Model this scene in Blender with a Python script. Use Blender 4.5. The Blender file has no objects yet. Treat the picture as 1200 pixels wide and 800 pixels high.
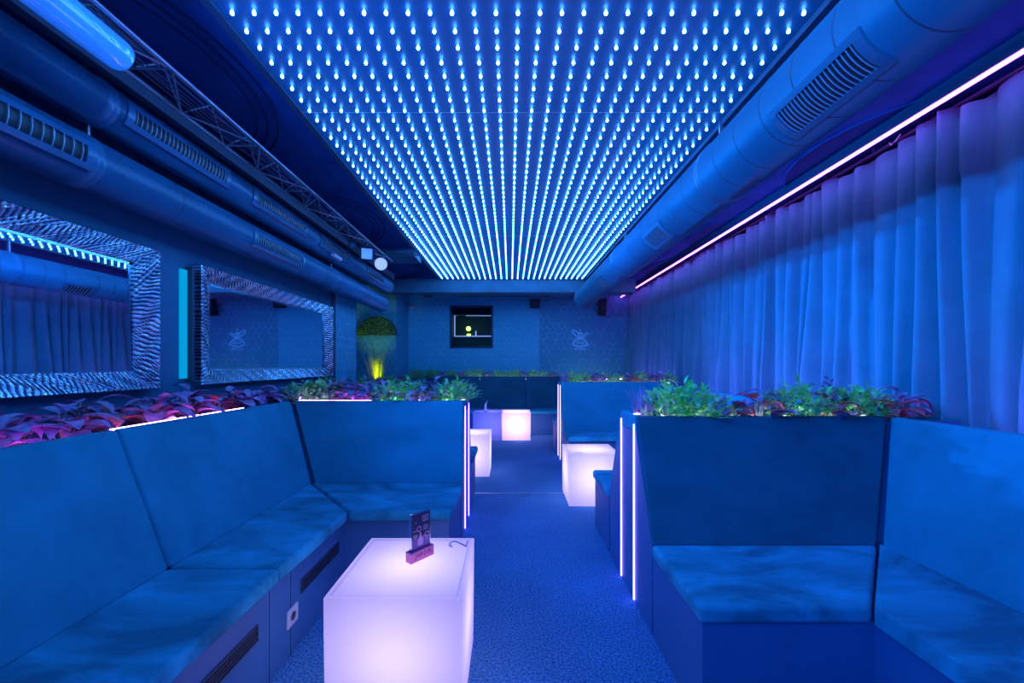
import bpy, bmesh, math, random
from mathutils import Vector, Matrix
random.seed(7)
S = bpy.context.scene
COL = S.collection
PI = math.pi
H = 1.25

# ------------------------------------------------------------------ materials
def nmat(name):
    m = bpy.data.materials.new(name); m.use_nodes = True
    nt = m.node_tree
    return m, nt, nt.nodes['Principled BSDF']

def setp(b, col=None, rough=None, metal=None, spec=None, emi=None, es=None, sheen=None, trans=None, coat=None):
    if col is not None: b.inputs['Base Color'].default_value = (*col, 1)
    if rough is not None: b.inputs['Roughness'].default_value = rough
    if metal is not None: b.inputs['Metallic'].default_value = metal
    if spec is not None: b.inputs['Specular IOR Level'].default_value = spec
    if emi is not None:
        b.inputs['Emission Color'].default_value = (*emi, 1)
        b.inputs['Emission Strength'].default_value = 1.0 if es is None else es
    if sheen is not None: b.inputs['Sheen Weight'].default_value = sheen
    if trans is not None: b.inputs['Transmission Weight'].default_value = trans
    if coat is not None: b.inputs['Coat Weight'].default_value = coat

def plain(name, col, rough=.5, metal=0, spec=.5, nscale=None, namp=.15, bump=0, bscale=200, **k):
    m, nt, b = nmat(name)
    setp(b, col, rough, metal, spec, **k)
    tc = nt.nodes.new('ShaderNodeTexCoord')
    if nscale:
        n = nt.nodes.new('ShaderNodeTexNoise'); n.inputs['Scale'].default_value = nscale; n.inputs['Detail'].default_value = 4
        nt.links.new(tc.outputs['Object'], n.inputs['Vector'])
        r = nt.nodes.new('ShaderNodeMapRange')
        r.inputs['To Min'].default_value = 1-namp; r.inputs['To Max'].default_value = 1+namp
        r.inputs['From Min'].default_value = .3; r.inputs['From Max'].default_value = .7
        nt.links.new(n.outputs['Fac'], r.inputs['Value'])
        v = nt.nodes.new('ShaderNodeVectorMath'); v.operation = 'SCALE'; v.inputs[0].default_value = col
        nt.links.new(r.outputs['Result'], v.inputs['Scale'])
        nt.links.new(v.outputs['Vector'], b.inputs['Base Color'])
    if bump:
        n2 = nt.nodes.new('ShaderNodeTexNoise'); n2.inputs['Scale'].default_value = bscale
        nt.links.new(tc.outputs['Object'], n2.inputs['Vector'])
        bp = nt.nodes.new('ShaderNodeBump'); bp.inputs['Strength'].default_value = bump; bp.inputs['Distance'].default_value = .004
        nt.links.new(n2.outputs['Fac'], bp.inputs['Height']); nt.links.new(bp.outputs['Normal'], b.inputs['Normal'])
    return m

def suede(name, c_lo, c_hi, dist=.5, lo=.36, hi=.66):
    m, nt, b = nmat(name)
    setp(b, c_hi, .85, sheen=.06, spec=.2)
    b.inputs['Sheen Roughness'].default_value = .5
    L = nt.links.new
    tc = nt.nodes.new('ShaderNodeTexCoord')
    mp = nt.nodes.new('ShaderNodeMapping'); mp.inputs['Rotation'].default_value = (0.3, .5, .6); mp.inputs['Scale'].default_value = (1, 2.1, 1.6)
    L(tc.outputs['Object'], mp.inputs['Vector'])
    n = nt.nodes.new('ShaderNodeTexNoise'); n.inputs['Scale'].default_value = 2.3; n.inputs['Detail'].default_value = 7; n.inputs['Roughness'].default_value = .6; n.inputs['Distortion'].default_value = dist
    L(mp.outputs['Vector'], n.inputs['Vector'])
    n2 = nt.nodes.new('ShaderNodeTexNoise'); n2.inputs['Scale'].default_value = 350; n2.inputs['Detail'].default_value = 2
    L(tc.outputs['Object'], n2.inputs['Vector'])
    r = nt.nodes.new('ShaderNodeValToRGB')
    r.color_ramp.elements[0].position = lo; r.color_ramp.elements[0].color = (*c_lo, 1)
    r.color_ramp.elements[1].position = hi; r.color_ramp.elements[1].color = (*c_hi, 1)
    L(n.outputs['Fac'], r.inputs['Fac'])
    L(r.outputs['Color'], b.inputs['Base Color'])
    bp = nt.nodes.new('ShaderNodeBump'); bp.inputs['Strength'].default_value = .25; bp.inputs['Distance'].default_value = .002
    L(n2.outputs['Fac'], bp.inputs['Height'])
    bp2 = nt.nodes.new('ShaderNodeBump'); bp2.inputs['Strength'].default_value = .2; bp2.inputs['Distance'].default_value = .012
    L(n.outputs['Fac'], bp2.inputs['Height']); L(bp.outputs['Normal'], bp2.inputs['Normal'])
    L(bp2.outputs['Normal'], b.inputs['Normal'])
    return m

def carpet(name):
    m, nt, b = nmat(name); setp(b, (.2,.3,.5), .95, spec=.1)
    L = nt.links.new
    tc = nt.nodes.new('ShaderNodeTexCoord')
    n = nt.nodes.new('ShaderNodeTexNoise'); n.inputs['Scale'].default_value = 115; n.inputs['Detail'].default_value = 5; n.inputs['Roughness'].default_value = .7
    L(tc.outputs['Object'], n.inputs['Vector'])
    n2 = nt.nodes.new('ShaderNodeTexNoise'); n2.inputs['Scale'].default_value = 2.5; n2.inputs['Detail'].default_value = 3
    L(tc.outputs['Object'], n2.inputs['Vector'])
    r = nt.nodes.new('ShaderNodeValToRGB')
    r.color_ramp.elements[0].position = .40; r.color_ramp.elements[0].color = (.03, .12, .38, 1)
    r.color_ramp.elements[1].position = .60; r.color_ramp.elements[1].color = (.22, .64, 1.0, 1)
    L(n.outputs['Fac'], r.inputs['Fac'])
    mx = nt.nodes.new('ShaderNodeMix'); mx.data_type = 'RGBA'; mx.blend_type = 'MULTIPLY'
    mx.inputs[0].default_value = .35
    L(r.outputs['Color'], mx.inputs[6]); L(n2.outputs['Fac'], mx.inputs[7]); L(mx.outputs[2], b.inputs['Base Color'])
    bp = nt.nodes.new('ShaderNodeBump'); bp.inputs['Strength'].default_value = .8; bp.inputs['Distance'].default_value = .006
    L(n.outputs['Fac'], bp.inputs['Height']); L(bp.outputs['Normal'], b.inputs['Normal'])
    return m

def hexwall(name, base, line, scale, axes=(0, 2), rough=.6):
    """wallpaper of hexagon outlines with the three inner lines of a cube"""
    m, nt, b = nmat(name); setp(b, base, rough)
    L = nt.links.new; N = nt.nodes.new
    tc = N('ShaderNodeTexCoord'); sp = N('ShaderNodeSeparateXYZ'); L(tc.outputs['Object'], sp.inputs[0])
    cb = N('ShaderNodeCombineXYZ'); L(sp.outputs[axes[0]], cb.inputs[0]); L(sp.outputs[axes[1]], cb.inputs[1])
    sc = N('ShaderNodeVectorMath'); sc.operation = 'SCALE'; sc.inputs['Scale'].default_value = scale; L(cb.outputs[0], sc.inputs[0])
    s3 = math.sqrt(3)
    def wrap(src, off):
        a = N('ShaderNodeVectorMath'); a.operation = 'ADD'; a.inputs[1].default_value = (off[0], off[1], 0); L(src, a.inputs[0])
        w = N('ShaderNodeVectorMath'); w.operation = 'WRAP'
        w.inputs[1].default_value = (.5, s3/2, 1); w.inputs[2].default_value = (-.5, -s3/2, -1); L(a.outputs[0], w.inputs[0])
        ln = N('ShaderNodeVectorMath'); ln.operation = 'LENGTH'; L(w.outputs[0], ln.inputs[0])
        return w.outputs[0], ln.outputs['Value']
    a, la = wrap(sc.outputs[0], (0, 0)); c, lc = wrap(sc.outputs[0], (.5, s3/2))
    lt = N('ShaderNodeMath'); lt.operation = 'LESS_THAN'; L(la, lt.inputs[0]); L(lc, lt.inputs[1])
    mx = N('ShaderNodeMix'); mx.data_type = 'VECTOR'; L(lt.outputs[0], mx.inputs[0]); L(c, mx.inputs[4]); L(a, mx.inputs[5])
    ab = N('ShaderNodeVectorMath'); ab.operation = 'ABSOLUTE'; L(mx.outputs[1], ab.inputs[0])
    dt = N('ShaderNodeVectorMath'); dt.operation = 'DOT_PRODUCT'; dt.inputs[1].default_value = (.5, s3/2, 0); L(ab.outputs[0], dt.inputs[0])
    s2 = N('ShaderNodeSeparateXYZ'); L(ab.outputs[0], s2.inputs[0])
    mm = N('ShaderNodeMath'); mm.operation = 'MAXIMUM'; L(dt.outputs['Value'], mm.inputs[0]); L(s2.outputs[0], mm.inputs[1])
    gt = N('ShaderNodeMapRange'); gt.inputs['From Min'].default_value = .44; gt.inputs['From Max'].default_value = .485; L(mm.outputs[0], gt.inputs['Value'])
    nz = N('ShaderNodeTexNoise'); nz.inputs['Scale'].default_value = 7; L(tc.outputs['Object'], nz.inputs['Vector'])
    mr = N('ShaderNodeMapRange'); mr.inputs['From Min'].default_value = .4; mr.inputs['From Max'].default_value = .62; L(nz.outputs['Fac'], mr.inputs['Value'])
    ml = N('ShaderNodeMath'); ml.operation = 'MULTIPLY'; L(gt.outputs[0], ml.inputs[0]); L(mr.outputs[0], ml.inputs[1])
    cm = N('ShaderNodeMix'); cm.data_type = 'RGBA'; L(ml.outputs[0], cm.inputs[0])
    cm.inputs[6].default_value = (*base, 1); cm.inputs[7].default_value = (*line, 1)
    L(cm.outputs[2], b.inputs['Base Color'])
    return m

def relief(name, along):
    """silvered frame moulding carved with wavy ribs that run across the bar"""
    m, nt, b = nmat(name); setp(b, (.80, .86, .95), .22, metal=.9)
    L = nt.links.new; N = nt.nodes.new
    tc = N('ShaderNodeTexCoord'); mp = N('ShaderNodeMapping')
    if along == 'y': mp.inputs['Scale'].default_value = (1, 1, .35)
    else: mp.inputs['Scale'].default_value = (1, .35, 1)
    L(tc.outputs['Object'], mp.inputs['Vector'])
    w = N('ShaderNodeTexWave'); w.wave_type = 'BANDS'; w.bands_direction = 'Y' if along == 'y' else 'Z'
    w.inputs['Scale'].default_value = 15; w.inputs['Distortion'].default_value = 3.2; w.inputs['Detail'].default_value = 2; w.inputs['Detail Scale'].default_value = 2.2
    L(mp.outputs['Vector'], w.inputs['Vector'])
    bp = N('ShaderNodeBump'); bp.inputs['Strength'].default_value = 1; bp.inputs['Distance'].default_value = .008 if along == 'z' else .012
    L(w.outputs['Fac'], bp.inputs['Height']); L(bp.outputs['Normal'], b.inputs['Normal']); L(bp.outputs['Normal'], b.inputs['Coat Normal'])
    r = N('ShaderNodeValToRGB'); r.color_ramp.elements[0].position = .10; r.color_ramp.elements[0].color = (.16, .32, .62, 1)
    r.color_ramp.elements[1].position = .5; r.color_ramp.elements[1].color = (1, 1, 1, 1)
    L(w.outputs['Fac'], r.inputs['Fac']); L(r.outputs['Color'], b.inputs['Base Color'])
    b.inputs['Roughness'].default_value = .2
    return m

def emit(name, col, strength=1.0, base=(.8, .8, .8), rough=.4):
    m, nt, b = nmat(name); setp(b, base, rough, emi=col, es=strength)
    return m

M = {}
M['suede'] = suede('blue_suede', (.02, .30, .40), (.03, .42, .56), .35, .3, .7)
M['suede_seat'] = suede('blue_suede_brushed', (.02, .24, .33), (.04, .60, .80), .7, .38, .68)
M['suede_shaded'] = suede('shaded_blue_suede', (.01, .12, .17), (.02, .175, .25), .35, .3, .7)  # same blue suede, darkened to stand for backrests in shade
M['panel'] = plain('blue_laminate', (.06, .20, .42), .45, nscale=3, namp=.08)
M['wall_left'] = plain('left_wall_paint', (.04, .19, .33), .6, nscale=3, namp=.1)
M['hex_left'] = hexwall('hexagon_wallpaper_left', (.07, .40, .56), (.2, .8, 1), 9, (1, 2))
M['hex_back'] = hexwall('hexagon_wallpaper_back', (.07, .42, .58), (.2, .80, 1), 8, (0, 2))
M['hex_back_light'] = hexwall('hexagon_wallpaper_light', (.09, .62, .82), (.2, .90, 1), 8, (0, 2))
M['ceil'] = plain('ceiling_paint', (.014, .09, .28), .85, spec=.08, nscale=4, namp=.2, bump=.3, bscale=8)
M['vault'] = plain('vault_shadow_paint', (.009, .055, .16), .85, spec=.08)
M['dark'] = plain('dark_paint', (.05, .08, .14), .6)
M['beam'] = plain('beam_paint', (.05, .18, .28), .6, nscale=4, namp=.2)
M['carpet'] = carpet('blue_carpet')
M['curtain'] = plain('blue_velvet_curtain', (.11, .36, .44), .9, spec=.1, nscale=6, namp=.08, bump=.5, bscale=300, sheen=.15)
M['duct'] = plain('painted_duct', (.03, .17, .27), .40, nscale=3, namp=.12, bump=.25, bscale=5)
M['duct_left'] = plain('painted_duct_left', (.05, .21, .38), .26, nscale=3, namp=.15, bump=.3, bscale=6)
M['grille'] = plain('grille_metal', (.4, .55, .7), .35, metal=.3)
M['black'] = plain('black_plastic', (.02, .025, .04), .4)
M['steel'] = plain('truss_steel', (.35, .38, .5), .3, metal=.8)
M['cable'] = plain('cable_rubber', (.06, .07, .12), .5)
M['mirror'] = plain('mirror_glass', (.62, .74, .86), .015, metal=1)
M['bevel'] = plain('mirror_bevel', (.55, .85, .95), .12, metal=1)
M['relief_y'] = relief('carved_silver_horizontal', 'y')
M['relief_z'] = relief('carved_silver_vertical', 'z')
M['silver'] = plain('carved_silver', (.72, .88, 1.0), .22, metal=.85)
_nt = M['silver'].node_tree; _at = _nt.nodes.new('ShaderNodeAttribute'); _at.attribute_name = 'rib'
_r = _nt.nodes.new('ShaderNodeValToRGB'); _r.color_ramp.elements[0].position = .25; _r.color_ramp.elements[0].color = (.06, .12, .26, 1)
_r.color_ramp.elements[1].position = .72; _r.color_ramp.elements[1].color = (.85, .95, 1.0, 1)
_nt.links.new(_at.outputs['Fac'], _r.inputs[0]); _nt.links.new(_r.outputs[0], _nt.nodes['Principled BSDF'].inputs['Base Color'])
M['soil'] = plain('planter_soil', (.03, .025, .03), .9, nscale=20, namp=.5, bump=1, bscale=60)
M['white'] = plain('white_plastic', (.7, .7, .75), .35)
M['metal'] = plain('brushed_trim', (.6, .7, .8), .35, metal=.7)
M['film'] = plain('glossy_led_film', (.01, .05, .14), .42, spec=.8, emi=(0.0, .018, .12), es=1.0)
M['bulb'] = emit('led_bulb_core', (1.7, 8.5, 25.0))
M['bulbcap'] = emit('led_bulb_cap', (1.1, 7.0, 19.0))
M['strip'] = emit('violet_led_strip', (8.0, 1.1, 14.0))
M['strip_v'] = emit('lavender_led_strip', (1.9, 1.25, 9.0))
M['strip_pl'] = emit('pink_led_strip', (10.0, 3.5, 14.0))
M['strip_back'] = emit('lilac_led_strip', (16.0, 4.0, 30.0))
M['strip_far'] = emit('pale_led_strip', (9.0, 11.0, 13.0))
M['cyan'] = emit('cyan_led_strip', (0.0, .30, .62), base=(.02, .05, .08))
def poly(name, col):
    m, nt, b = nmat(name); setp(b, col, .35, emi=(.13, .10, .34) if col[0] > .5 else (0, 0, .05))
    t = nt.nodes.new('ShaderNodeBsdfTranslucent'); t.inputs[0].default_value = (.95, .95, .95, 1)
    mx = nt.nodes.new('ShaderNodeMixShader'); mx.inputs[0].default_value = .5
    nt.links.new(b.outputs[0], mx.inputs[1]); nt.links.new(t.outputs[0], mx.inputs[2])
    nt.links.new(mx.outputs[0], nt.nodes['Material Output'].inputs[0])
    return m
M['cube'] = poly('milky_polyethylene', (.55, .5, .55))
M['cube_pink'] = M['cube']; M['cube_dim'] = poly('dim_polyethylene', (.22, .30, .75))
M['ink'] = plain('marker_ink', (.16, .22, .50), .5)
M['yellow'] = emit('yellow_lamp_glow', (1.6, 2.6, .1), 1.0)
M['white_strip'] = emit('pale_blue_strip', (.22, .32, .85), 1.0)
M['glass'] = plain('clear_glass', (.9, .95, 1), .03, trans=1.0)
M['glass'].node_tree.nodes['Principled BSDF'].inputs['IOR'].default_value = 1.15
M['pane'] = plain('window_glass', (.9, .95, 1), .02, trans=1.0)
M['pane'].node_tree.nodes['Principled BSDF'].inputs['IOR'].default_value = 1.05
M['floodface'] = emit('flood_lens', (.05, .17, .9), 1.0)
M['spotface'] = emit('spot_lens', (.28, .36, 1.0), 1.0)

def leafmat(name, col, vein, rough=.45):
    m, nt, b = nmat(name); setp(b, col, rough)
    tc = nt.nodes.new('ShaderNodeTexCoord'); n = nt.nodes.new('ShaderNodeTexNoise'); n.inputs['Scale'].default_value = 22; n.inputs['Detail'].default_value = 3
    nt.links.new(tc.outputs['Object'], n.inputs['Vector'])
    r = nt.nodes.new('ShaderNodeValToRGB'); r.color_ramp.elements[0].position = .38; r.color_ramp.elements[0].color = (*col, 1)
    r.color_ramp.elements[1].position = .62; r.color_ramp.elements[1].color = (*vein, 1)
    nt.links.new(n.outputs['Fac'], r.inputs['Fac']); nt.links.new(r.outputs['Color'], b.inputs['Base Color'])
    return m
M['leaf_magenta'] = leafmat('magenta_leaf', (.66, .22, .58), (1.0, .52, .85))
M['leaf_red'] = leafmat('red_leaf', (.85, .08, .14), (1.0, .28, .28))
M['leaf_purple'] = leafmat('dark_purple_leaf', (.26, .14, .36), (.60, .36, .62))
M['leaf_green'] = leafmat('green_leaf', (.10, .75, .14), (.45, 1.0, .30))
M['leaf_teal'] = leafmat('teal_green_leaf', (.25, .85, .30), (.85, 1.0, .70))
M['stem'] = plain('plant_stem', (.55, .45, .35), .6)
M['moss'] = leafmat('moss', (.10, .40, .03), (.45, .85, .08), .8)
M['grass'] = leafmat('yellow_grass', (.35, .70, .03), (.95, .95, .08))

# ------------------------------------------------------------------ mesh helpers
def link(name, bm, mats, parent=None, smooth=False):
    me = bpy.data.meshes.new(name)
    bmesh.ops.recalc_face_normals(bm, faces=bm.faces)
    bm.to_mesh(me); bm.free()
    if not isinstance(mats, (list, tuple)): mats = [mats]
    for m in mats: me.materials.append(M[m] if isinstance(m, str) else m)
    if smooth:
        for p in me.polygons: p.use_smooth = True
    o = bpy.data.objects.new(name, me); COL.objects.link(o)
    if parent is not None: o.parent = parent
    return o

def local(o_parent, bm):
    """shift world-space geometry into the parent's local space (parents here are only translated)"""
    bmesh.ops.translate(bm, verts=bm.verts, vec=-Vector(o_parent.location))
    return bm

def thing(name, label, cat, loc=(0, 0, 0), group=None):
    o = bpy.data.objects.new(name, None); COL.objects.link(o); o.location = loc
    o.empty_display_size = .1
    o['label'] = label; o['category'] = cat
    if group: o['group'] = group
    return o

def tag(o, label, cat, group=None):
    o['label'] = label; o['category'] = cat
    if group: o['group'] = group
    return o

def structure(name, bm, mat, **k):
    o = link(name, bm, mat, **k); o['kind'] = 'structure'; return o

def box(bm, x0, x1, y0, y1, z0, z1):
    vs = [bm.verts.new((x, y, z)) for x in (x0, x1) for y in (y0, y1) for z in (z0, z1)]
    idx = [(0,1,3,2), (4,6,7,5), (0,4,5,1), (2,3,7,6), (0,2,6,4), (1,5,7,3)]
    return [bm.faces.new([vs[i] for i in f]) for f in idx]

def prism(bm, pts, axis, a0, a1):
    """extrude a 2-D polygon; axis x: pts=(y,z), y: pts=(x,z), z: pts=(x,y)"""
    def P(p, a):
        return {'x': (a, p[0], p[1]), 'y': (p[0], a, p[1]), 'z': (p[0], p[1], a)}[axis]
    A = [bm.verts.new(P(p, a0)) for p in pts]; B = [bm.verts.new(P(p, a1)) for p in pts]
    bm.faces.new(A); bm.faces.new(B[::-1])
    n = len(pts)
    for i in range(n): bm.faces.new((A[i], A[(i+1) % n], B[(i+1) % n], B[i]))

def slab(bm, q, off):
    """hexahedron from a front quad and a thickness vector"""
    off = Vector(off)
    A = [bm.verts.new(Vector(p)) for p in q]; B = [bm.verts.new(Vector(p)+off) for p in q]
    bm.faces.new(A); bm.faces.new(B[::-1])
    for i in range(4): bm.faces.new((A[i], A[(i+1) % 4], B[(i+1) % 4], B[i]))

def tube(bm, p0, p1, r, n=8, caps=True, r1=None):
    p0, p1 = Vector(p0), Vector(p1); d = (p1-p0).normalized()
    u = d.orthogonal().normalized(); v = d.cross(u)
    r1 = r if r1 is None else r1
    A = [bm.verts.new(p0+(u*math.cos(2*PI*i/n)+v*math.sin(2*PI*i/n))*r) for i in range(n)]
    B = [bm.verts.new(p1+(u*math.cos(2*PI*i/n)+v*math.sin(2*PI*i/n))*r1) for i in range(n)]
    for i in range(n): bm.faces.new((A[i], A[(i+1) % n], B[(i+1) % n], B[i]))
    if caps: bm.faces.new(A[::-1]); bm.faces.new(B)

def path(bm, pts, r, n=6, closed=False):
    pts = [Vector(p) for p in pts]; m = len(pts); rings = []
    up = Vector((0, 0, 1))
    for i, p in enumerate(pts):
        a = pts[(i-1) % m] if closed or i else pts[0]; b = pts[(i+1) % m] if closed or i < m-1 else pts[-1]
        d = (b-a).normalized()
        u = d.cross(Vector((0, 1, 0)))
        if u.length < .1: u = d.cross(up)
        u.normalize(); v = d.cross(u)
        rings.append([bm.verts.new(p+(u*math.cos(2*PI*k/n)+v*math.sin(2*PI*k/n))*r) for k in range(n)])
    for i in range(m if closed else m-1):
        A, B = rings[i], rings[(i+1) % m]
        for k in range(n): bm.faces.new((A[k], A[(k+1) % n], B[(k+1) % n], B[k]))
    if not closed: bm.faces.new(rings[0][::-1]); bm.faces.new(rings[-1])

def lathe(bm, prof, c, axis='z', n=24, mat=0, caps=True):
    c = Vector(c); rings = []
    for r, h in prof:
        ring = []
        for i in range(n):
            a = 2*PI*i/n; x, y = r*math.cos(a), r*math.sin(a)
            ring.append(bm.verts.new(c + Vector({'z': (x, y, h), 'y': (x, h, y), 'x': (h, x, y)}[axis])))
        rings.append(ring)
    fs = []
    for A, B in zip(rings, rings[1:]):
        for i in range(n): fs.append(bm.faces.new((A[i], A[(i+1) % n], B[(i+1) % n], B[i])))
    if caps: fs.append(bm.faces.new(rings[0][::-1])); fs.append(bm.faces.new(rings[-1]))
    for f in fs: f.material_index = mat
    return fs

def bev(o, w, seg=3):
    m = o.modifiers.new('bevel', 'BEVEL'); m.width = w; m.segments = seg; m.limit_method = 'ANGLE'; m.angle_limit = math.radians(30)
    for p in o.data.polygons: p.use_smooth = True
    o.modifiers.new('wn', 'WEIGHTED_NORMAL')
    return o

BM = bmesh.new
def bxo(name, mat, x0, x1, y0, y1, z0, z1, parent=None, bevel=0):
    bm = BM(); box(bm, x0, x1, y0, y1, z0, z1)
    if parent is not None: local(parent, bm)
    o = link(name, bm, mat, parent)
    if bevel: bev(o, bevel, 2)
    return o

# ------------------------------------------------------------------ room shell
CZ = H + 1.47          # ceiling
YB = 8.25              # back wall
XL, XR = -2.11, 2.55
Y0 = -2.2
bm = BM(); box(bm, -3, 2.7, Y0-.1, 9.2, -.1, 0); structure('floor', bm, 'carpet')
bm = BM(); box(bm, -3, 2.7, Y0-.1, 9.2, CZ, CZ+.1); structure('ceiling', bm, 'ceil')
bm = BM(); box(bm, XL-.1, XL, Y0, 4.78, 0, CZ); structure('wall_left', bm, 'wall_left')
bm = BM(); box(bm, XL-.1, XL, 4.78, 5.45, 0, CZ); structure('wall_left', bm, 'hex_left')
bm = BM(); box(bm, -2.85, XL-.1, 5.35, 5.45, 0, CZ); structure('wall_left', bm, 'wall_left')
bm = BM(); box(bm, -2.95, -2.85, 5.35, 7.47, 0, CZ); structure('wall_left', bm, 'dark')  # alcove side wall, its shade put in as dark paint
bm = BM(); box(bm, -2.85, XL, 7.37, 7.47, 0, CZ); structure('wall_back', bm, 'hex_back')
bm = BM(); box(bm, XL-.1, XL, 7.47, YB, 0, CZ); structure('wall_left', bm, 'hex_left')
bm = BM(); box(bm, XR, XR+.1, Y0, YB, 0, CZ); structure('wall_right', bm, 'dark')
bm = BM(); box(bm, -2.2, XR, Y0-.1, Y0, 0, CZ); structure('wall_front', bm, 'wall_left')
# back wall with an opening
WX0, WX1, WZ0, WZ1 = -1.25, -.355, 1.585, 2.465
def wallpiece(x0, x1, z0, z1, mat):
    b = BM(); box(b, x0, x1, YB, YB+.12, z0, z1); structure('wall_back', b, mat)
bm = BM()
for a in ((-2.2, WX0, 0, CZ), (WX1, .6, 0, CZ), (WX0, WX1, 0, WZ0), (WX0, WX1, WZ1, CZ)):
    box(bm, a[0], a[1], YB, YB+.12, a[2], a[3])
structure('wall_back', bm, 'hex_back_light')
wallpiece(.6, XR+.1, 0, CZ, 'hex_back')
# serving window set in the back wall
w = thing('window_1', 'dark framed opening in the back wall with a dim room behind', 'window', (-.8, YB, 1.585)); w['kind'] = 'structure'
bm = BM()
t = .04
for a in ((WX0, WX0+t, WZ0, WZ1), (WX1-t, WX1, WZ0, WZ1), (WX0, WX1, WZ1-t, WZ1), (WX0, WX1, WZ0, WZ0+t)):
    box(bm, a[0], a[1], YB-.03, YB+.7, a[2], a[3])
link('window_frame', local(w, bm), 'dark', w)
bxo('window_back', plain('booth_room_wall', (.03, .09, .22), .6), WX0+t, WX1-t, YB+.68, YB+.7, WZ0+t, WZ1-t, w)
bxo('window_sill', plain('booth_counter', (.05, .20, .12), .5), WX0+t, WX1-t, YB+.02, YB+.15, WZ0+t, WZ0+.24, w)
bxo('window_lintel', 'dark', WX0+t, WX1-t, YB+.02, YB+.15, WZ1-.18, WZ1-t, w)
bxo('window_pane', 'pane', WX0+t, WX1-t, YB+.005, YB+.011, WZ0+t, WZ1-t, w)
def wz(py, Y=8.42): return H+(427-py)*Y/467
def wx(px, Y=8.42): return (px-598)*Y/467
bm = BM()  # glowing outline standing for an LED strip reflected in the window
box(bm, wx(532.3), wx(533.4), 8.42, 8.44, wz(394), wz(368.5)); box(bm, wx(533.4), wx(536.5), 8.42, 8.44, wz(369.5), wz(368.5))
box(bm, wx(546), wx(575.5), 8.42, 8.44, wz(370), wz(368.9)); box(bm, wx(533.4), wx(575.5), 8.42, 8.44, wz(394.3), wz(393.2))
tag(link('strip_reflection', bm, 'white_strip'), 'pale blue glowing outline standing for a strip reflection in the back wall opening', 'light strip')
lm = thing('table_lamp', 'small glowing yellow-green lamp behind the back wall opening', 'lamp', (wx(549, 8.5), 8.55, wz(394, 8.5)))
bm = BM(); lathe(bm, [(.02, 0), (.038, .01), (.045, .035), (.04, .055)], (0, 0, 0), n=12); link('lamp_shade', bm, 'yellow', lm, True)
bm = BM(); lathe(bm, [(.02, -.01), (.02, 0)], (0, 0, 0), n=12); link('lamp_base', bm, 'black', lm, True)
bm = BM(); lathe(bm, [(.012, 0), (.012, .12)], (wx(557.5, 8.5), 8.55, wz(394, 8.5)), n=10)
tag(link('light_tube', bm, 'white_strip'), 'short upright pale tube standing beside the yellow-green lamp', 'lamp')
pl = bpy.data.lights.new('booth_glow', 'POINT'); pl.energy = .5; pl.color = (.35, 1, .1); pl.shadow_soft_size = .05
po = bpy.data.objects.new('booth_glow', pl); COL.objects.link(po); po.location = (wx(549, 8.5), 8.5, wz(385, 8.5))

# beams, pipes on the ceiling
bm = BM(); box(bm, -2.2, 2.15, 6.82, 7.08, H+1.235, CZ); structure('ceiling_beam', bm, 'beam')
bm = BM(); box(bm, -2.2, -1.22, 5.05, 5.45, H+1.38, CZ); structure('ceiling_beam', bm, 'beam')
bm = BM(); tube(bm, (-1.75, 7.75, H+1.38), (2.2, 7.75, H+1.38), .022); tube(bm, (-1.0, 7.75, H+1.33), (.8, 7.75, H+1.33), .012)
box(bm, -1.68, -1.52, 7.68, 7.8, H+1.30, H+1.42)
tag(link('conduit_pipe', bm, 'beam'), 'thin horizontal conduit pipes with a junction box under the ceiling near the back wall', 'pipe')
bm = BM()
for k, z in enumerate((1.37, 1.35, 1.36)):
    path(bm, [(-1.95+j*.1, 4.95-k*.05, H+z+.012*math.sin(j*1.3+k)) for j in range(9)], .008, 5)
tag(link('cable', bm, 'cable'), 'dark loose cables crossing the ceiling behind the truss end', 'cable')
# vault lunettes along both long walls, recess shade painted as flat dark shapes
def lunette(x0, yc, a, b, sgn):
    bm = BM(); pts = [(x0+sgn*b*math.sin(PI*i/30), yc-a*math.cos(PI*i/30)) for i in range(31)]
    prism(bm, pts, 'z', CZ-.006, CZ-.0005); structure('ceiling_vault_shade', bm, 'vault')
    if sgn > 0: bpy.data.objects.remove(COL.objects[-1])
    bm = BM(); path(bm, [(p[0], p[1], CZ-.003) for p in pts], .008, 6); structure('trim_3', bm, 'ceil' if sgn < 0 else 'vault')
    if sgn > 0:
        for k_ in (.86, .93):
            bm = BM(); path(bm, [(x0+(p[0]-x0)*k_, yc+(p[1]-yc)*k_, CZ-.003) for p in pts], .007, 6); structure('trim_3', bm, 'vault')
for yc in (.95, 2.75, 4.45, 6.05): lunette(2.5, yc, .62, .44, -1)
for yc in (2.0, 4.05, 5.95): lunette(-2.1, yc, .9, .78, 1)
# aisle threshold strip
bm = BM(); box(bm, -.345, .656, 3.86, 3.878, 0, .004); structure('trim_1', bm, 'metal')
# raised edge moulding of the mirror wall
bm = BM(); box(bm, XL-.01, XL+.015, 4.70, 4.78, .9, 2.3); structure('trim_2', bm, 'dark')

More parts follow.
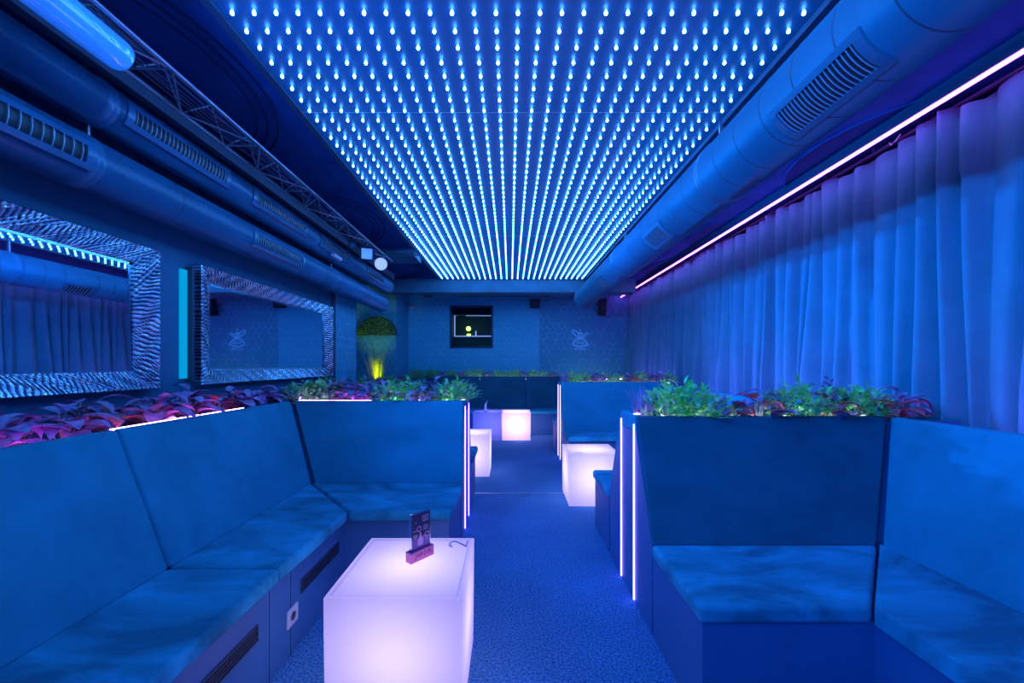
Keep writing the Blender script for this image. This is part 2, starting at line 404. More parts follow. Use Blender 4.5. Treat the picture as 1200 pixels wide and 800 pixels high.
# ------------------------------------------------------------------ LED ceiling
LZ = H+1.45
led = thing('led_ceiling_panel', 'glossy blue ceiling panel covered with rows of glowing LED points', 'ceiling light', (0, 2.7, LZ))
bm = BM(); box(bm, -1.20, 1.262, -1.5, 6.76, LZ+.009, LZ+.015); link('backing', local(led, bm), 'film', led)
bm = BM()
box(bm, -1.24, -1.20, -1.54, 6.80, LZ+.0, CZ); box(bm, 1.262, 1.33, -1.54, 6.80, LZ-.02, CZ)
box(bm, -1.20, 1.262, 6.76, 6.80, LZ, CZ); box(bm, -1.20, 1.262, -1.54, -1.5, LZ, CZ)
link('border', local(led, bm), 'dark', led)
bm = BM()
box(bm, -1.2, 1.262, 2.305, 2.3065, LZ+.007, LZ+.0088); box(bm, -1.2, 1.262, 4.52, 4.523, LZ+.007, LZ+.0088)
link('seam', local(led, bm), 'metal', led)
def bulb_bm(bm, c, n=6):
    c = Vector(c)
    lathe(bm, [(.002, -.0135), (.0074, -.0095), (.0084, -.003), (.0062, .002)], c, n=n, mat=0, caps=False)
    lathe(bm, [(.0062, .002), (.0048, .005), (.0032, .009)], c, n=n, mat=1, caps=False)
b0 = BM(); bulb_bm(b0, (0, 0, 0)); bo = link('led_bulb', b0, ['bulb', 'bulbcap'], led, True)
xs = [-1.145+i*.0905 for i in range(27)]
cnt = 0; rest = BM()
for r in range(-34, 57):
    y = 1.640+r*.0903
    for x in xs:
        p = Vector((x, y, LZ))-Vector(led.location)
        if r >= 0 and cnt < 100:
            o = bo if cnt == 0 else bo.copy()
            if cnt: COL.objects.link(o); o.parent = led
            o.location = p; cnt += 1
        else:
            bulb_bm(rest, p, 5)
ro = link('led_bulbs', rest, ['bulb', 'bulbcap'], led, True); ro['kind'] = 'stuff'

# ------------------------------------------------------------------ violet strip over the curtain
st = thing('led_strip_light', 'long violet LED strip running under the ceiling above the curtain', 'strip light', (2.28, 3.5, H+1.39))
bxo('diffuser', 'strip', 2.268, 2.280, -1.5, 8.2, H+1.379, H+1.396, st)
bxo('rail', 'dark', 2.262, 2.286, -1.5, 8.2, H+1.3965, CZ, st)

# ------------------------------------------------------------------ curtains
def curtain(ya, yb, seed, label):
    rnd = random.Random(seed)
    # pleat borders
    ys = [ya]; 
    while ys[-1] < yb: ys.append(ys[-1]+rnd.uniform(.08, .19))
    ys[-1] = yb
    n = len(ys)-1
    amp_t = [rnd.uniform(.05, .10) for _ in range(n)]; amp_b = [rnd.uniform(.07, .15) for _ in range(n)]
    skew = [rnd.uniform(.25, .75) for _ in range(n)]; drift = [rnd.uniform(-.07, .07) for _ in range(n+1)]
    tilt = [rnd.uniform(-.05, .05) for _ in range(n+1)]
    topd = [rnd.uniform(-.03, .012) for _ in range(n)]
    z1, z0 = H+1.395, .30
    sub = 10; rows = 34
    bm = BM(); grid = []
    for r in range(rows+1):
        f = r/rows; z = z1+(z0-z1)*f
        k = min(1, f*1.6)
        row = []
        bord = [ys[i]+drift[i]*k*k + tilt[i]*max(0, f-.35) for i in range(n+1)]
        bord[0] = ya; bord[-1] = yb
        for i in range(1, n+1): bord[i] = max(bord[i], bord[i-1]+.03)
        for i in range(n):
            for j in range(sub + (1 if i == n-1 else 0)):
                t = j/sub
                y = bord[i]+(bord[i+1]-bord[i])*t
                s = skew[i]; u = t/(2*s) if t < s else .5+(t-s)/(2*(1-s))
                a = amp_t[i]*(1-k)+amp_b[i]*k
                # pinched sharp folds at the head, rounder below
                shp = math.sin(PI*u)**(.8 if f < .15 else 1.25)
                x = 2.48 - a*shp - .012*math.sin(9*y+5*f)
                zz = z
                if f < .02: zz += topd[i]*(1 if j else .0)
                row.append(bm.verts.new((x, y, zz)))
        grid.append(row)
    for r in range(rows):
        for j in range(len(grid[0])-1):
            bm.faces.new((grid[r][j], grid[r][j+1], grid[r+1][j+1], grid[r+1][j]))
    o = link('curtain', bm, 'curtain', None, True)
    sm = o.modifiers.new('solid', 'SOLIDIFY'); sm.thickness = .004
    return tag(o, label, 'curtain', 'blue curtains along the right wall')
curtain(-1.6, 2.25, 3, 'blue velvet curtain hanging at the right edge, nearest to the camera')
curtain(2.265, 4.9, 11, 'blue velvet curtain hanging in the middle of the right wall, behind the near planter')
curtain(4.91, 8.22, 5, 'blue velvet curtain at the far end of the right wall, meeting the back wall')
bm = BM(); tube(bm, (2.46, -1.6, H+1.425), (2.46, 8.2, H+1.425), .010)
for k in range(24): tube(bm, (2.46, -1.4+k*.41, H+1.425), (2.46, -1.4+k*.41, CZ), .005, 5)
tag(link('curtain_rail', bm, 'dark'), 'thin metal curtain rail hung under the ceiling by the violet strip', 'curtain rail')
bm = BM(); path(bm, [(2.37, 2.42, H+1.40), (2.36, 2.44, H+1.37), (2.36, 2.47, H+1.36), (2.37, 2.49, H+1.385)], .003, 5)
tag(link('curtain_hook', bm, 'white'), 'small white curtain hook left loose above the near curtain', 'curtain hook')

# ------------------------------------------------------------------ ducts
def duct(label, cx, cz, r, ya, yb, seams, collars, mat, vents, th, elbow=None, tag_patch=None):
    D = thing('air_duct', label, 'air duct', (cx, (ya+yb)/2, H+cz))
    bm = BM()
    lathe(bm, [(r, ya), (r, yb-.03), (r*1.03, yb-.03), (r*1.03, yb), (r*.9, yb+.01)], (cx, 0, H+cz), 'y', 48)
    link('pipe', local(D, bm), mat, D, True)
    for k, y in enumerate(collars):
        bm = BM(); lathe(bm, [(r*1.0, y-.03), (r*1.035, y-.025), (r*1.035, y-.004), (r*1.01, y), (r*1.035, y+.004), (r*1.035, y+.025), (r*1.0, y+.03)], (cx, 0, H+cz), 'y', 48, caps=False)
        link('collar', local(D, bm), mat, D, True)
    for y in seams:
        bm = BM(); lathe(bm, [(r*.999, y-.004), (r*1.008, y), (r*.999, y+.004)], (cx, 0, H+cz), 'y', 48, caps=False); link('seam', local(D, bm), 'dark', D, True)
    # strap hangers
    for y in collars:
        bm = BM(); box(bm, cx-.012, cx+.012, y+.05, y+.06, H+cz+r, CZ); link('hanger', local(D, bm), 'steel', D)
    for (va, vb, a0, a1, ns) in vents:
        # curved flange frame lying on the pipe, with slats across
        def P(a, y, rr): return Vector((cx+rr*math.cos(a), y, H+cz+rr*math.sin(a)))
        a0r, a1r = math.radians(a0), math.radians(a1)
        fr = BM(); m = .035; ma = m/r*.7
        def patch(b, u0, u1, y0, y1, rr, seg=6, dp=.02):
            g = [[b.verts.new(P(u0+(u1-u0)*i/seg, y, q)) for i in range(seg+1)] for q in (rr-dp, rr) for y in (y0, y1)]
            A0, A1, B0, B1 = g
            for i in range(seg):
                b.faces.new((B0[i], B0[i+1], B1[i+1], B1[i])); b.faces.new((A0[i+1], A0[i], A1[i], A1[i+1]))
                b.faces.new((A0[i], A0[i+1], B0[i+1], B0[i])); b.faces.new((A1[i+1], A1[i], B1[i], B1[i+1]))
            b.faces.new((A0[0], B0[0], B1[0], A1[0])); b.faces.new((A0[-1], A1[-1], B1[-1], B0[-1]))
        rr = r+.012
        patch(fr, a0r-ma, a1r+ma, va-m, va, rr); patch(fr, a0r-ma, a1r+ma, vb, vb+m, rr)
        patch(fr, a0r-ma, a0r, va, vb, rr, 2); patch(fr, a1r, a1r+ma, va, vb, rr, 2)
        V = link('vent', local(D, fr), mat, D)
        bk = BM(); patch(bk, a0r, a1r, va, vb, r+.0035); link('vent_back', local(D, bk), 'black', V)
        sl = BM()
        for k in range(ns):
            y = va+(vb-va)*(k+.5)/ns
            patch(sl, a0r, a1r, y-.0013, y+.0013, rr, 6, .004)
        link('slats', local(D, sl), 'grille', V)
    return D
duct('large blue round duct hanging right of the LED ceiling', 1.265, 1.135, .175, -1.6, 6.78,
     [.55+i*.20 for i in range(30) if i not in (9, 22)], [.4, 2.335, 4.3], 'duct',
     [(1.29, 1.66, -149, -112, 20), (2.98, 3.28, -150, -112, 10), (4.78, 5.08, -150, -112, 8)], .2)
duct('lower of the two left ducts, thick round pipe just above the mirrors', -1.92, .906, .1185, -1.6, 5.9,
     [.9, 2.2, 3.9], [1.75, 4.2], 'duct_left', [(1.12, 1.69, -22, 10, 16), (2.83, 3.45, -22, 10, 24)], .1)
duct('upper of the two left ducts, round pipe close under the ceiling', -1.89, 1.19, .104, -1.6, 6.1,
     [1.2, 2.9], [1.80, 3.7], 'duct_left', [(1.89, 2.50, -24, 8, 24), (2.80, 3.46, -24, 8, 26), (3.79, 4.40, -24, 8, 24), (5.0, 5.6, -24, 8, 18)], .1)
bxo('cable_tray', 'dark', -1.85, -1.805, -1.6, 6.2, H+1.315, H+1.40)
tag(bpy.data.objects['cable_tray'], 'long flat blue-grey tray above the upper left duct', 'cable tray')
bm = BM(); box(bm, -1.79, -1.755, 3.98, 4.16, H+1.08, H+1.11)
tag(link('sensor_box', bm, 'white'), 'small pale box fixed to the upper left duct near its far end', 'sensor')

# ------------------------------------------------------------------ truss
T = thing('lighting_truss', 'thin steel lattice truss running under the ceiling above the left ducts', 'truss', (-1.55, 1.6, H+1.262))
TY0, TY1 = -1.6, 4.88
for nm, x, z in (('chord', -1.65, 1.262), ('chord', -1.445, 1.262), ('chord', -1.615, 1.40)):
    bm = BM(); tube(bm, (x, TY0, H+z), (x, TY1, H+z), .0085, 10); link(nm, local(T, bm), 'steel', T, True)
bm = BM(); k = 0; y = TY0; st_ = .30
while y+st_ < TY1:
    xa, xb = (-1.65, -1.445) if k % 2 == 0 else (-1.445, -1.65)
    tube(bm, (xa, y, H+1.262), (xb, y+st_, H+1.262), .0045, 6)
    tube(bm, (-1.65, y, H+1.262), (-1.615, y+st_/2, H+1.40), .004, 6); tube(bm, (-1.615, y+st_/2, H+1.40), (-1.65, y+st_, H+1.262), .004, 6)
    tube(bm, (-1.445, y, H+1.262), (-1.615, y+st_/2, H+1.40), .004, 6); tube(bm, (-1.615, y+st_/2, H+1.40), (-1.445, y+st_, H+1.262), .004, 6)
    if k % 2: tube(bm, (-1.65, y, H+1.262), (-1.445, y, H+1.262), .0045, 6)
    y += st_; k += 1
link('lattice', local(T, bm), 'steel', T)
bm = BM()
for j in range(7):
    x0 = -1.62+j*.018
    path(bm, [(x0+.012*math.sin(i*.9+j), TY0+i*.3, H+1.285+.01*(j % 3)+.012*math.sin(i*.6+j*2)) for i in range(22)], .0035, 4)
tag(link('cable_bundle', bm, 'cable'), 'bundle of thin dark cables lying inside the ceiling truss', 'cables')
# acrylic tube lamp on the truss
TL = thing('tube_lamp', 'thick glowing blue tube lamp clamped under the truss at the top left', 'lamp', (-1.50, 1.0, H+1.185))
bm = BM(); R = .06
lathe(bm, [(R*.3, .45), (R*.8, .455), (R, .48), (R, 1.515), (R*.95, 1.532), (R*.82, 1.54), (R*.3, 1.543), (.001, 1.544)], (-1.50, 0, H+1.185), 'y', 32)
link('tube', local(TL, bm), plain('blue_acrylic', (.15, .45, .9), .08, spec=.9, coat=1.0, emi=(.005, .10, .55), es=1.0), TL, True)
for y in (.6, .95):
    bm = BM(); lathe(bm, [(R*1.02, y), (R*1.1, y), (R*1.1, y+.02), (R*1.02, y+.02)], (-1.50, 0, H+1.185), 'y', 24, caps=False); box(bm, -1.51, -1.49, y, y+.02, H+1.185+R, H+1.27)
    link('clamp', local(TL, bm), 'steel', TL)

def area_light(name, loc, target, size, energy, col, spread=None):
    L = bpy.data.lights.new(name, 'AREA'); L.shape = 'DISK'; L.size = size; L.energy = energy; L.color = col
    if spread: L.spread = math.radians(spread)
    o = bpy.data.objects.new(name, L); COL.objects.link(o); o.location = loc
    o.rotation_euler = (Vector(target)-Vector(loc)).to_track_quat('-Z', 'Y').to_euler()
    return o

def floodlight(label, loc, target, energy, col, w=.14, hang=H+1.25, face='floodface'):
    F = thing('floodlight', label, 'floodlight', loc)
    d = (Vector(target)-Vector(loc)).normalized(); q = d.to_track_quat('Z', 'Y').to_matrix().to_4x4()
    bm = BM(); box(bm, -w/2-.015, w/2+.015, -w/2-.015, w/2+.015, -.09, -.012)
    box(bm, -w/2-.015, -w/2, -w/2-.015, w/2+.015, -.012, .012); box(bm, w/2, w/2+.015, -w/2-.015, w/2+.015, -.012, .012)
    box(bm, -w/2, w/2, -w/2-.015, -w/2, -.012, .012); box(bm, -w/2, w/2, w/2, w/2+.015, -.012, .012)
    bmesh.ops.transform(bm, matrix=q, verts=bm.verts); link('housing', bm, 'black', F)
    bm = BM(); box(bm, -w/2, w/2, -w/2, w/2, -.011, -.006); bmesh.ops.transform(bm, matrix=q, verts=bm.verts); link('lens', bm, face, F)
    bm = BM(); box(bm, -.006, .006, -.01, .01, .05, hang-loc[2]) ; box(bm, -w/2-.02, w/2+.02, -.01, .01, w/2+.02, w/2+.028)
    link('bracket', bm, 'steel', F)
    if energy: area_light('flood_beam', Vector(loc)+d*.02, target, w*.9, energy, col, 95)
    return F
BLUE = (0.0, .20, 1.0)
FE = 27
floodlight('blue floodlight on the left truss, nearest behind the camera', (-1.5, -1.1, H+.92), (2.4, .6, 1.7), FE*.6, BLUE)
floodlight('blue floodlight on the left truss level with the camera', (-1.5, -.1, H+.92), (2.4, 1.6, 1.8), FE*.5, BLUE)
floodlight('blue floodlight on the left truss just ahead of the camera', (-1.5, .85, H+.92), (2.4, 5.0, 1.9), FE*.9, BLUE)
# fixtures visible at the truss end
floodlight('square blue floodlight hanging at the far end of the truss', (-1.54, 4.28, H+1.19), (.2, 0, 1.0), 0, BLUE, .11)
SPOTBEAM = True
SP = thing('spotlight', 'round pale spotlight at the very end of the truss', 'spotlight', (-1.50, 4.62, H+1.165))
d = (Vector((-.3, 0, 1.2))-Vector(SP.location)).normalized(); q = d.to_track_quat('Z', 'Y').to_matrix().to_4x4()
bm = BM(); lathe(bm, [(.03, -.12), (.055, -.10), (.075, 0), (.078, .005), (.07, .005)], (0, 0, 0), 'z', 24, caps=False); bmesh.ops.transform(bm, matrix=q, verts=bm.verts); link('housing', bm, 'black', SP, True)
bm = BM(); lathe(bm, [(.071, 0), (.071, .004)], (0, 0, 0), 'z', 24); bmesh.ops.transform(bm, matrix=q, verts=bm.verts); link('lens', bm, 'spotface', SP)
bm = BM(); box(bm, -.006, .006, -.006, .006, .05, .10); link('bracket', bm, 'steel', SP)
area_light('spot_beam', (-1.44, 4.58, H+1.16), (2.4, 3.0, 1.6), .10, FE*1.0, BLUE, 62)
floodlight('small dim blue floodlight on the truss before the square one', (-1.60, 4.05, H+1.215), (.2, 0, 1.0), 0, BLUE, .05, face='duct_left')

# ------------------------------------------------------------------ mirrors
def mirror(label, ya, yb, z0, z1, tilt=0, group='carved silver mirrors on the left wall'):
    xf = -2.06
    Mr = thing('wall_mirror', label, 'mirror', (XL, (ya+yb)/2, z0), group)
    wv, wh = .125, .10
    # profile from outer edge to inner edge: (t across, depth proud)
    prof = [(0, 0), (0, .060), (.06, .066), (.5, .046), (.85, .026), (1, .018), (1, 0)]
    O = [(ya, z0), (yb, z0), (yb, z1), (ya, z1)]
    I = [(ya+wv, z0+wh), (yb-wv, z0+wh), (yb-wv, z1-wh), (ya+wv, z1-wh)]
    for s in range(4):
        e = (s+1) % 4; bm = BM(); rows = []; lay = bm.verts.layers.float.new('rib')
        c0, i0, c1, i1 = O[s], I[s], O[e], I[e]
        Lb = math.hypot(c1[0]-c0[0], c1[1]-c0[1]); n = int(Lb/.0042); ts = [0, 0, .06, .16, .28, .40, .52, .64, .76, .88, 1, 1]
        def pd(t):
            for (ta, da), (tb, db) in zip(prof[1:-1], prof[2:-1]):
                if ta <= t <= tb and tb > ta: return da+(db-da)*(t-ta)/(tb-ta)
            return .018
        ph = s*1.7+ya*3
        for k in range(n+1):
            f = k/n; row = []
            for q_, t in enumerate(ts):
                o_ = (c0[0]+(i0[0]-c0[0])*t, c0[1]+(i0[1]-c0[1])*t); p_ = (c1[0]+(i1[0]-c1[0])*t, c1[1]+(i1[1]-c1[1])*t)
                a_, b_ = o_[0]+(p_[0]-o_[0])*f, o_[1]+(p_[1]-o_[1])*f
                u_ = (a_ if s in (0, 2) else b_)
                wv_ = u_ + .009*math.sin(t*4.2+ph+u_*13) + .006*math.sin(t*9+u_*37+ph)
                edge = math.sin(PI*min(1, max(0, t)))**.4
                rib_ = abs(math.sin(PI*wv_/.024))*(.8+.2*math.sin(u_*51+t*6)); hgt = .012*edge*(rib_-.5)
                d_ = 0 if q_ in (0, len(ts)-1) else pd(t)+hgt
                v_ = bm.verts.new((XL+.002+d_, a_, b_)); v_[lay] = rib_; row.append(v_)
            rows.append(row)
        for k in range(n):
            for q_ in range(len(ts)-1): bm.faces.new((rows[k][q_], rows[k][q_+1], rows[k+1][q_+1], rows[k+1][q_]))
        bm.faces.new(rows[0]); bm.faces.new(rows[-1][::-1])
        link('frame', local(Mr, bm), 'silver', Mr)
    bm = BM(); x1 = XL+.010+tilt; prism(bm, [(XL+.002, z0+wh), (x1, z0+wh), (XL+.010, z1-wh), (XL+.002, z1-wh)], 'y', ya+wv, yb-wv); link('glass', local(Mr, bm), 'mirror', Mr)
    bm = BM()
    bw = .014
    for (a, b) in (((ya+wv, z0+wh), (yb-wv, z0+wh+bw)), ((ya+wv, z1-wh-bw), (yb-wv, z1-wh)), ((ya+wv, z0+wh), (ya+wv+bw, z1-wh)), ((yb-wv-bw, z0+wh), (yb-wv, z1-wh))):
        box(bm, XL+.010, XL+.014, a[0], b[0], a[1], b[1])
    link('bevel_edge', local(Mr, bm), 'bevel', Mr)
    return Mr
mirror('nearer mirror in a carved silver frame on the left wall, reflecting the curtain', .30, 2.33, 1.110, 1.915, .0075)
mirror('farther mirror in a carved silver frame on the left wall, beyond the cyan light', 2.64, 4.60, 1.115, 1.915)
cy = thing('strip_light', 'upright cyan LED strip glowing on the left wall between the two mirrors', 'strip light', (XL, 2.55, 1.15))
bxo('diffuser', 'cyan', XL+.002, XL+.02, 2.535, 2.579, 1.16, 1.86, cy)
bxo('housing', 'dark', XL, XL+.05, 2.581, 2.60, 1.14, 1.88, cy)

# ------------------------------------------------------------------ upholstered booths
ST, SU, SB = .434, .375, .98     # seat top, seat underside, back top
def cushion_seat(par, poly, z1=ST):
    bm = BM(); prism(bm, poly, 'z', z1-.062, z1); local(par, bm)
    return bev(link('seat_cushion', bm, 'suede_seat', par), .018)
def cushion_back(par, quad, off, mat='suede'):
    bm = BM(); slab(bm, quad, off); local(par, bm)
    return bev(link('backrest_cushion', bm, mat, par), .014)
def base_prism(par, poly, z1, name='base'):
    bm = BM(); prism(bm, poly, 'z', 0, z1); local(par, bm); return link(name, bm, 'panel', par)
def vent_slot(par, face_x, s, y0, y1, z0, z1):
    bm = BM(); e = .006*s
    fx = sorted((face_x, face_x+e))
    box(bm, fx[0], fx[1], y0, y1, z1, z1+.006); box(bm, fx[0], fx[1], y0, y1, z0-.006, z0)
    box(bm, fx[0], fx[1], y0-.006, y0, z0-.006, z1+.006); box(bm, fx[0], fx[1], y1, y1+.006, z0-.006, z1+.006)
    v = link('vent_grille', local(par, bm), 'dark', par)
    bm = BM(); fx = sorted((face_x+.0005*s, face_x+.0015*s)); box(bm, fx[0], fx[1], y0, y1, z0, z1); link('grille_back', local(par, bm), 'black', v)
    bm = BM()
    for k in range(3):
        z = z0+(z1-z0)*(k+1)/4; fx = sorted((face_x+.002*s, face_x+.006*s)); box(bm, fx[0], fx[1], y0, y1, z-.002, z+.001)
    link('slats', local(par, bm), 'cable', v)

g = .004
# --- near left corner bench
B = thing('corner_bench', 'near left blue suede corner bench under the mirrors, around the numbered light cube', 'bench', (-1.3, 1.2, 0))
base_prism(B, [(-1.40, -.6), (-.944, -.6), (-.944, 2.27), (-.348, 2.27), (-.348, 2.79), (-1.40, 2.79)], SU)
for a, b_ in ((-.6, .2), (.204, 1.60)): cushion_seat(B, [(-1.380, a), (-.925, a), (-.925, b_), (-1.380, b_)])
cushion_seat(B, [(-1.380, 1.60+g), (-.925, 1.60+g), (-.905, 2.22), (-1.380, 2.755)])
cushion_seat(B, [(-.900, 2.225), (-.325, 2.225), (-.325, 2.772), (-1.375, 2.772)])
def wall_back(par, s, xb, xt, yb0, yb1, yt0, yt1, zt=SB, mat='suede'):
    cushion_back(par, [(s*xb, yb0, ST-.01), (s*xb, yb1, ST-.01), (s*xt, yt1, zt), (s*xt, yt0, zt)], (s*.035, 0, 0), mat)
wall_back(B, -1, 1.37, 1.63, -.6, .2-g, -.6, .2-g)
wall_back(B, -1, 1.37, 1.63, .2, 1.61-g, .2, 1.66-g)
wall_back(B, -1, 1.37, 1.63, 1.61, 2.755, 1.66, 2.965)
cushion_back(B, [(-1.36, 2.765, ST-.01), (-.330, 2.765, ST-.01), (-.350, 2.975, SB), (-1.62, 2.975, SB)], (0, .035, 0))
vent_slot(B, -.944, 1, 1.80, 2.18, .226, .276); vent_slot(B, -.944, 1, 1.02, 1.48, .226, .276)
for y in (1.71, .95, 1.56):
    bm = BM(); box(bm, -.9445, -.9425, y, y+.003, 0, SU); link('panel_joint', local(B, bm), 'dark', B)
# --- near right corner bench
B = thing('corner_bench', 'near right blue suede corner bench in front of the curtain', 'bench', (1.2, 1.2, 0))
base_prism(B, [(.656, 1.36), (1.245, 1.36), (1.245, -.6), (1.70, -.6), (1.70, 1.83), (.656, 1.83)], SU)
cushion_seat(B, [(.640, 1.342), (1.215, 1.342), (1.665, 1.812), (.640, 1.812)])
cushion_seat(B, [(1.227, -.6), (1.685, -.6), (1.685, 1.812), (1.680, 1.812), (1.227, 1.342)])
cushion_back(B, [(.648, 1.805, ST-.01), (1.665, 1.805, ST-.01), (1.965, 2.075, SB), (.656, 2.075, SB)], (0, .035, 0), 'suede_shaded')
wall_back(B, 1, 1.675, 1.975, -.6, 1.80, -.6, 2.075)
bm = BM(); prism(bm, [(1.73, 0), (2.05, 0), (2.05, .95), (2.015, .95), (1.73, .43)], 'y', -.6, 2.06); link('back_panel', local(B, bm), 'panel', B)
# --- second right booth
B = thing('corner_bench', 'second right blue bench beyond the near planter, facing the middle light cube', 'bench', (1.2, 3.8, 0))
base_prism(B, [(.656, 2.65), (1.70, 2.65), (1.70, 4.90), (.656, 4.90), (.656, 4.46), (1.245, 4.46), (1.245, 3.08), (.656, 3.08)], SU)
cushion_seat(B, [(.640, 2.64), (1.67, 2.64), (1.215, 3.10), (.640, 3.10)])
cushion_seat(B, [(1.227, 3.10), (1.68, 2.65), (1.68, 4.88), (1.227, 4.42)])
cushion_seat(B, [(.640, 4.42), (1.215, 4.42), (1.67, 4.89), (.640, 4.89)], .45)
cushion_back(B, [(.656, 2.645, ST-.01), (1.665, 2.645, ST-.01), (1.965, 2.375, SB), (.656, 2.375, SB)], (0, -.035, 0))
wall_back(B, 1, 1.675, 1.975, 2.66, 4.87, 2.39, 5.12)
cushion_back(B, [(.656, 4.885, ST-.01), (1.665, 4.885, ST-.01), (1.965, 5.135, 1.025), (.656, 5.135, 1.025)], (0, .035, 0))
bm = BM(); prism(bm, [(1.73, 0), (2.05, 0), (2.05, .95), (2.015, .95), (1.73, .43)], 'y', 2.70, 4.88); link('back_panel', local(B, bm), 'panel', B)
# --- third right booth
B = thing('corner_bench', 'third right blue bench at the back, behind the second planter', 'bench', (1.2, 6.5, 0))
base_prism(B, [(.656, 5.72), (1.70, 5.72), (1.70, 7.44), (1.245, 7.44), (1.245, 6.13), (.656, 6.13)], SU)
cushion_seat(B, [(.640, 5.71), (1.67, 5.71), (1.215, 6.15), (.640, 6.15)])
cushion_seat(B, [(1.227, 6.15), (1.68, 5.72), (1.68, 7.44), (1.227, 7.02)])
cushion_back(B, [(.656, 5.705, ST-.01), (1.665, 5.705, ST-.01), (1.965, 5.45, 1.0), (.656, 5.45, 1.0)], (0, -.035, 0))
wall_back(B, 1, 1.675, 1.975, 5.72, 7.45, 5.47, 7.72)
# --- second left booth
B = thing('corner_bench', 'second left blue bench hidden behind the left planter, beside the small light cube', 'bench', (-1.3, 4.5, 0))
base_prism(B, [(-1.40, 3.54), (-.348, 3.54), (-.348, 3.95), (-.944, 3.95), (-.944, 7.44), (-1.40, 7.44)], SU)
cushion_seat(B, [(-1.39, 3.53), (-.325, 3.53), (-.325, 4.0), (-.905, 4.0)])
cushion_seat(B, [(-1.40, 3.54), (-.915, 4.0), (-.925, 6.98), (-1.40, 7.44)])
cushion_back(B, [(-1.36, 3.525, ST-.01), (-.345, 3.525, ST-.01), (-.345, 3.325, SB), (-1.62, 3.325, SB)], (0, -.03, 0))
wall_back(B, -1, 1.37, 1.63, 3.55, 7.45, 3.36, 7.72)
# --- far bench
B = thing('bench', 'long shaded blue suede bench along the back wall', 'bench', (0, 7.3, 0))
base_prism(B, [(-1.42, 7.09), (1.66, 7.09), (1.66, 7.53), (-1.42, 7.53)], SU)
for a, b_ in ((-.90, .0), (.004, 1.20)): cushion_seat(B, [(a, 7.05), (b_, 7.05), (b_, 7.52), (a, 7.52)])
for a, b_ in ((-1.36, -.6), (-.596, .3), (.304, 1.64)):
    cushion_back(B, [(a, 7.505, ST-.01), (b_, 7.505, ST-.01), (b_, 7.76, 1.02), (a, 7.76, 1.02)], (0, .035, 0), 'suede_shaded')

# ------------------------------------------------------------------ planters
def cross_planter(label, xa, xw, yb0, yt0, yt1, yb1, zt=.955, strips=True, x_end_s=1):
    """box between two back-to-back benches; xa aisle end, xw wall end"""
    P = thing('planter_divider', label, 'planter', (xa, (yt0+yt1)/2, 0))
    lo, hi = sorted((xa, xw)); s = 1 if xa < xw else -1
    bm = BM(); prism(bm, [(yb0, 0), (yb1, 0), (yb1, .43), (yt1, zt-.06), (yt0, zt-.06), (yb0, .43)], 'x', lo, hi)
    link('body', local(P, bm), 'panel', P)
    # rim boards and the upholstered end cap
    e0, e1 = sorted((xa, xa+s*.05))
    bm = BM(); box(bm, e0, e1, yt0-.0, yt1+.0, zt-.06, zt+.02); bev(link('end_cap', local(P, bm), 'suede', P), .008, 2)
    bm = BM(); box(bm, lo+.05, hi-.0, yt0, yt0+.018, zt-.06, zt); box(bm, lo+.05, hi, yt1-.018, yt1, zt-.06, zt); link('rim', local(P, bm), 'panel', P)
    so = BM(); box(so, lo+.05, hi, yt0+.018, yt1-.018, zt-.062, zt-.035); link('soil', local(P, so), 'soil', P)
    if strips:
        for y in (yt0+.018, yt1-.022):
            bm = BM(); x0, x1 = sorted((xa-s*.001, xa-s*.007)); box(bm, x0, x1, y-.0045, y+.0045, .01, zt-.02)
            link('led_strip', local(P, bm), 'strip_v', P)
    return P
cross_planter('planter divider between the two right benches, nearest, with two upright lilac strips', .656, 2.36, 1.845, 2.085, 2.365, 2.62)
cross_planter('farther planter divider on the right with two upright lilac strips, behind the middle cube', .656, 2.30, 4.93, 5.19, 5.46, 5.68, 1.0)
cross_planter('left planter divider behind the near left bench, with two upright lilac strips', -.345, -2.09, 2.80, 3.0, 3.30, 3.50)
def wall_planter(label, prof, axis, a0, a1, soil):
    P = thing('planter_box', label, 'planter', {'y': ((prof[0][0]+prof[1][0])/2, (a0+a1)/2, 0), 'x': ((a0+a1)/2, (prof[0][0]+prof[1][0])/2, 0)}[axis])
    bm = BM(); prism(bm, prof, axis, a0, a1); link('body', local(P, bm), 'panel', P)
    bm = BM(); box(bm, *soil); link('soil', local(P, bm), 'soil', P)
    return P
P1 = wall_planter('long planter along the left wall behind the near left bench', [(-2.10, 0), (-1.43, 0), (-1.43, .42), (-1.685, .88), (-2.10, .88)], 'y', -.6, 2.78, (-2.10, -1.69, -.6, 2.96, .88, .905))
P2 = wall_planter('planter along the left wall behind the second left bench', [(-2.10, 0), (-1.43, 0), (-1.43, .42), (-1.685, .88), (-2.10, .88)], 'y', 3.54, 7.5, (-2.10, -1.69, 3.54, 7.5, .88, .905))
P3 = wall_planter('long planter behind the far bench at the foot of the back wall', [(7.56, 0), (8.2, 0), (8.2, .94), (7.81, .94), (7.56, .42)], 'x', -2.05, 2.3, (-2.05, 2.3, 7.82, 8.2, .94, .96))
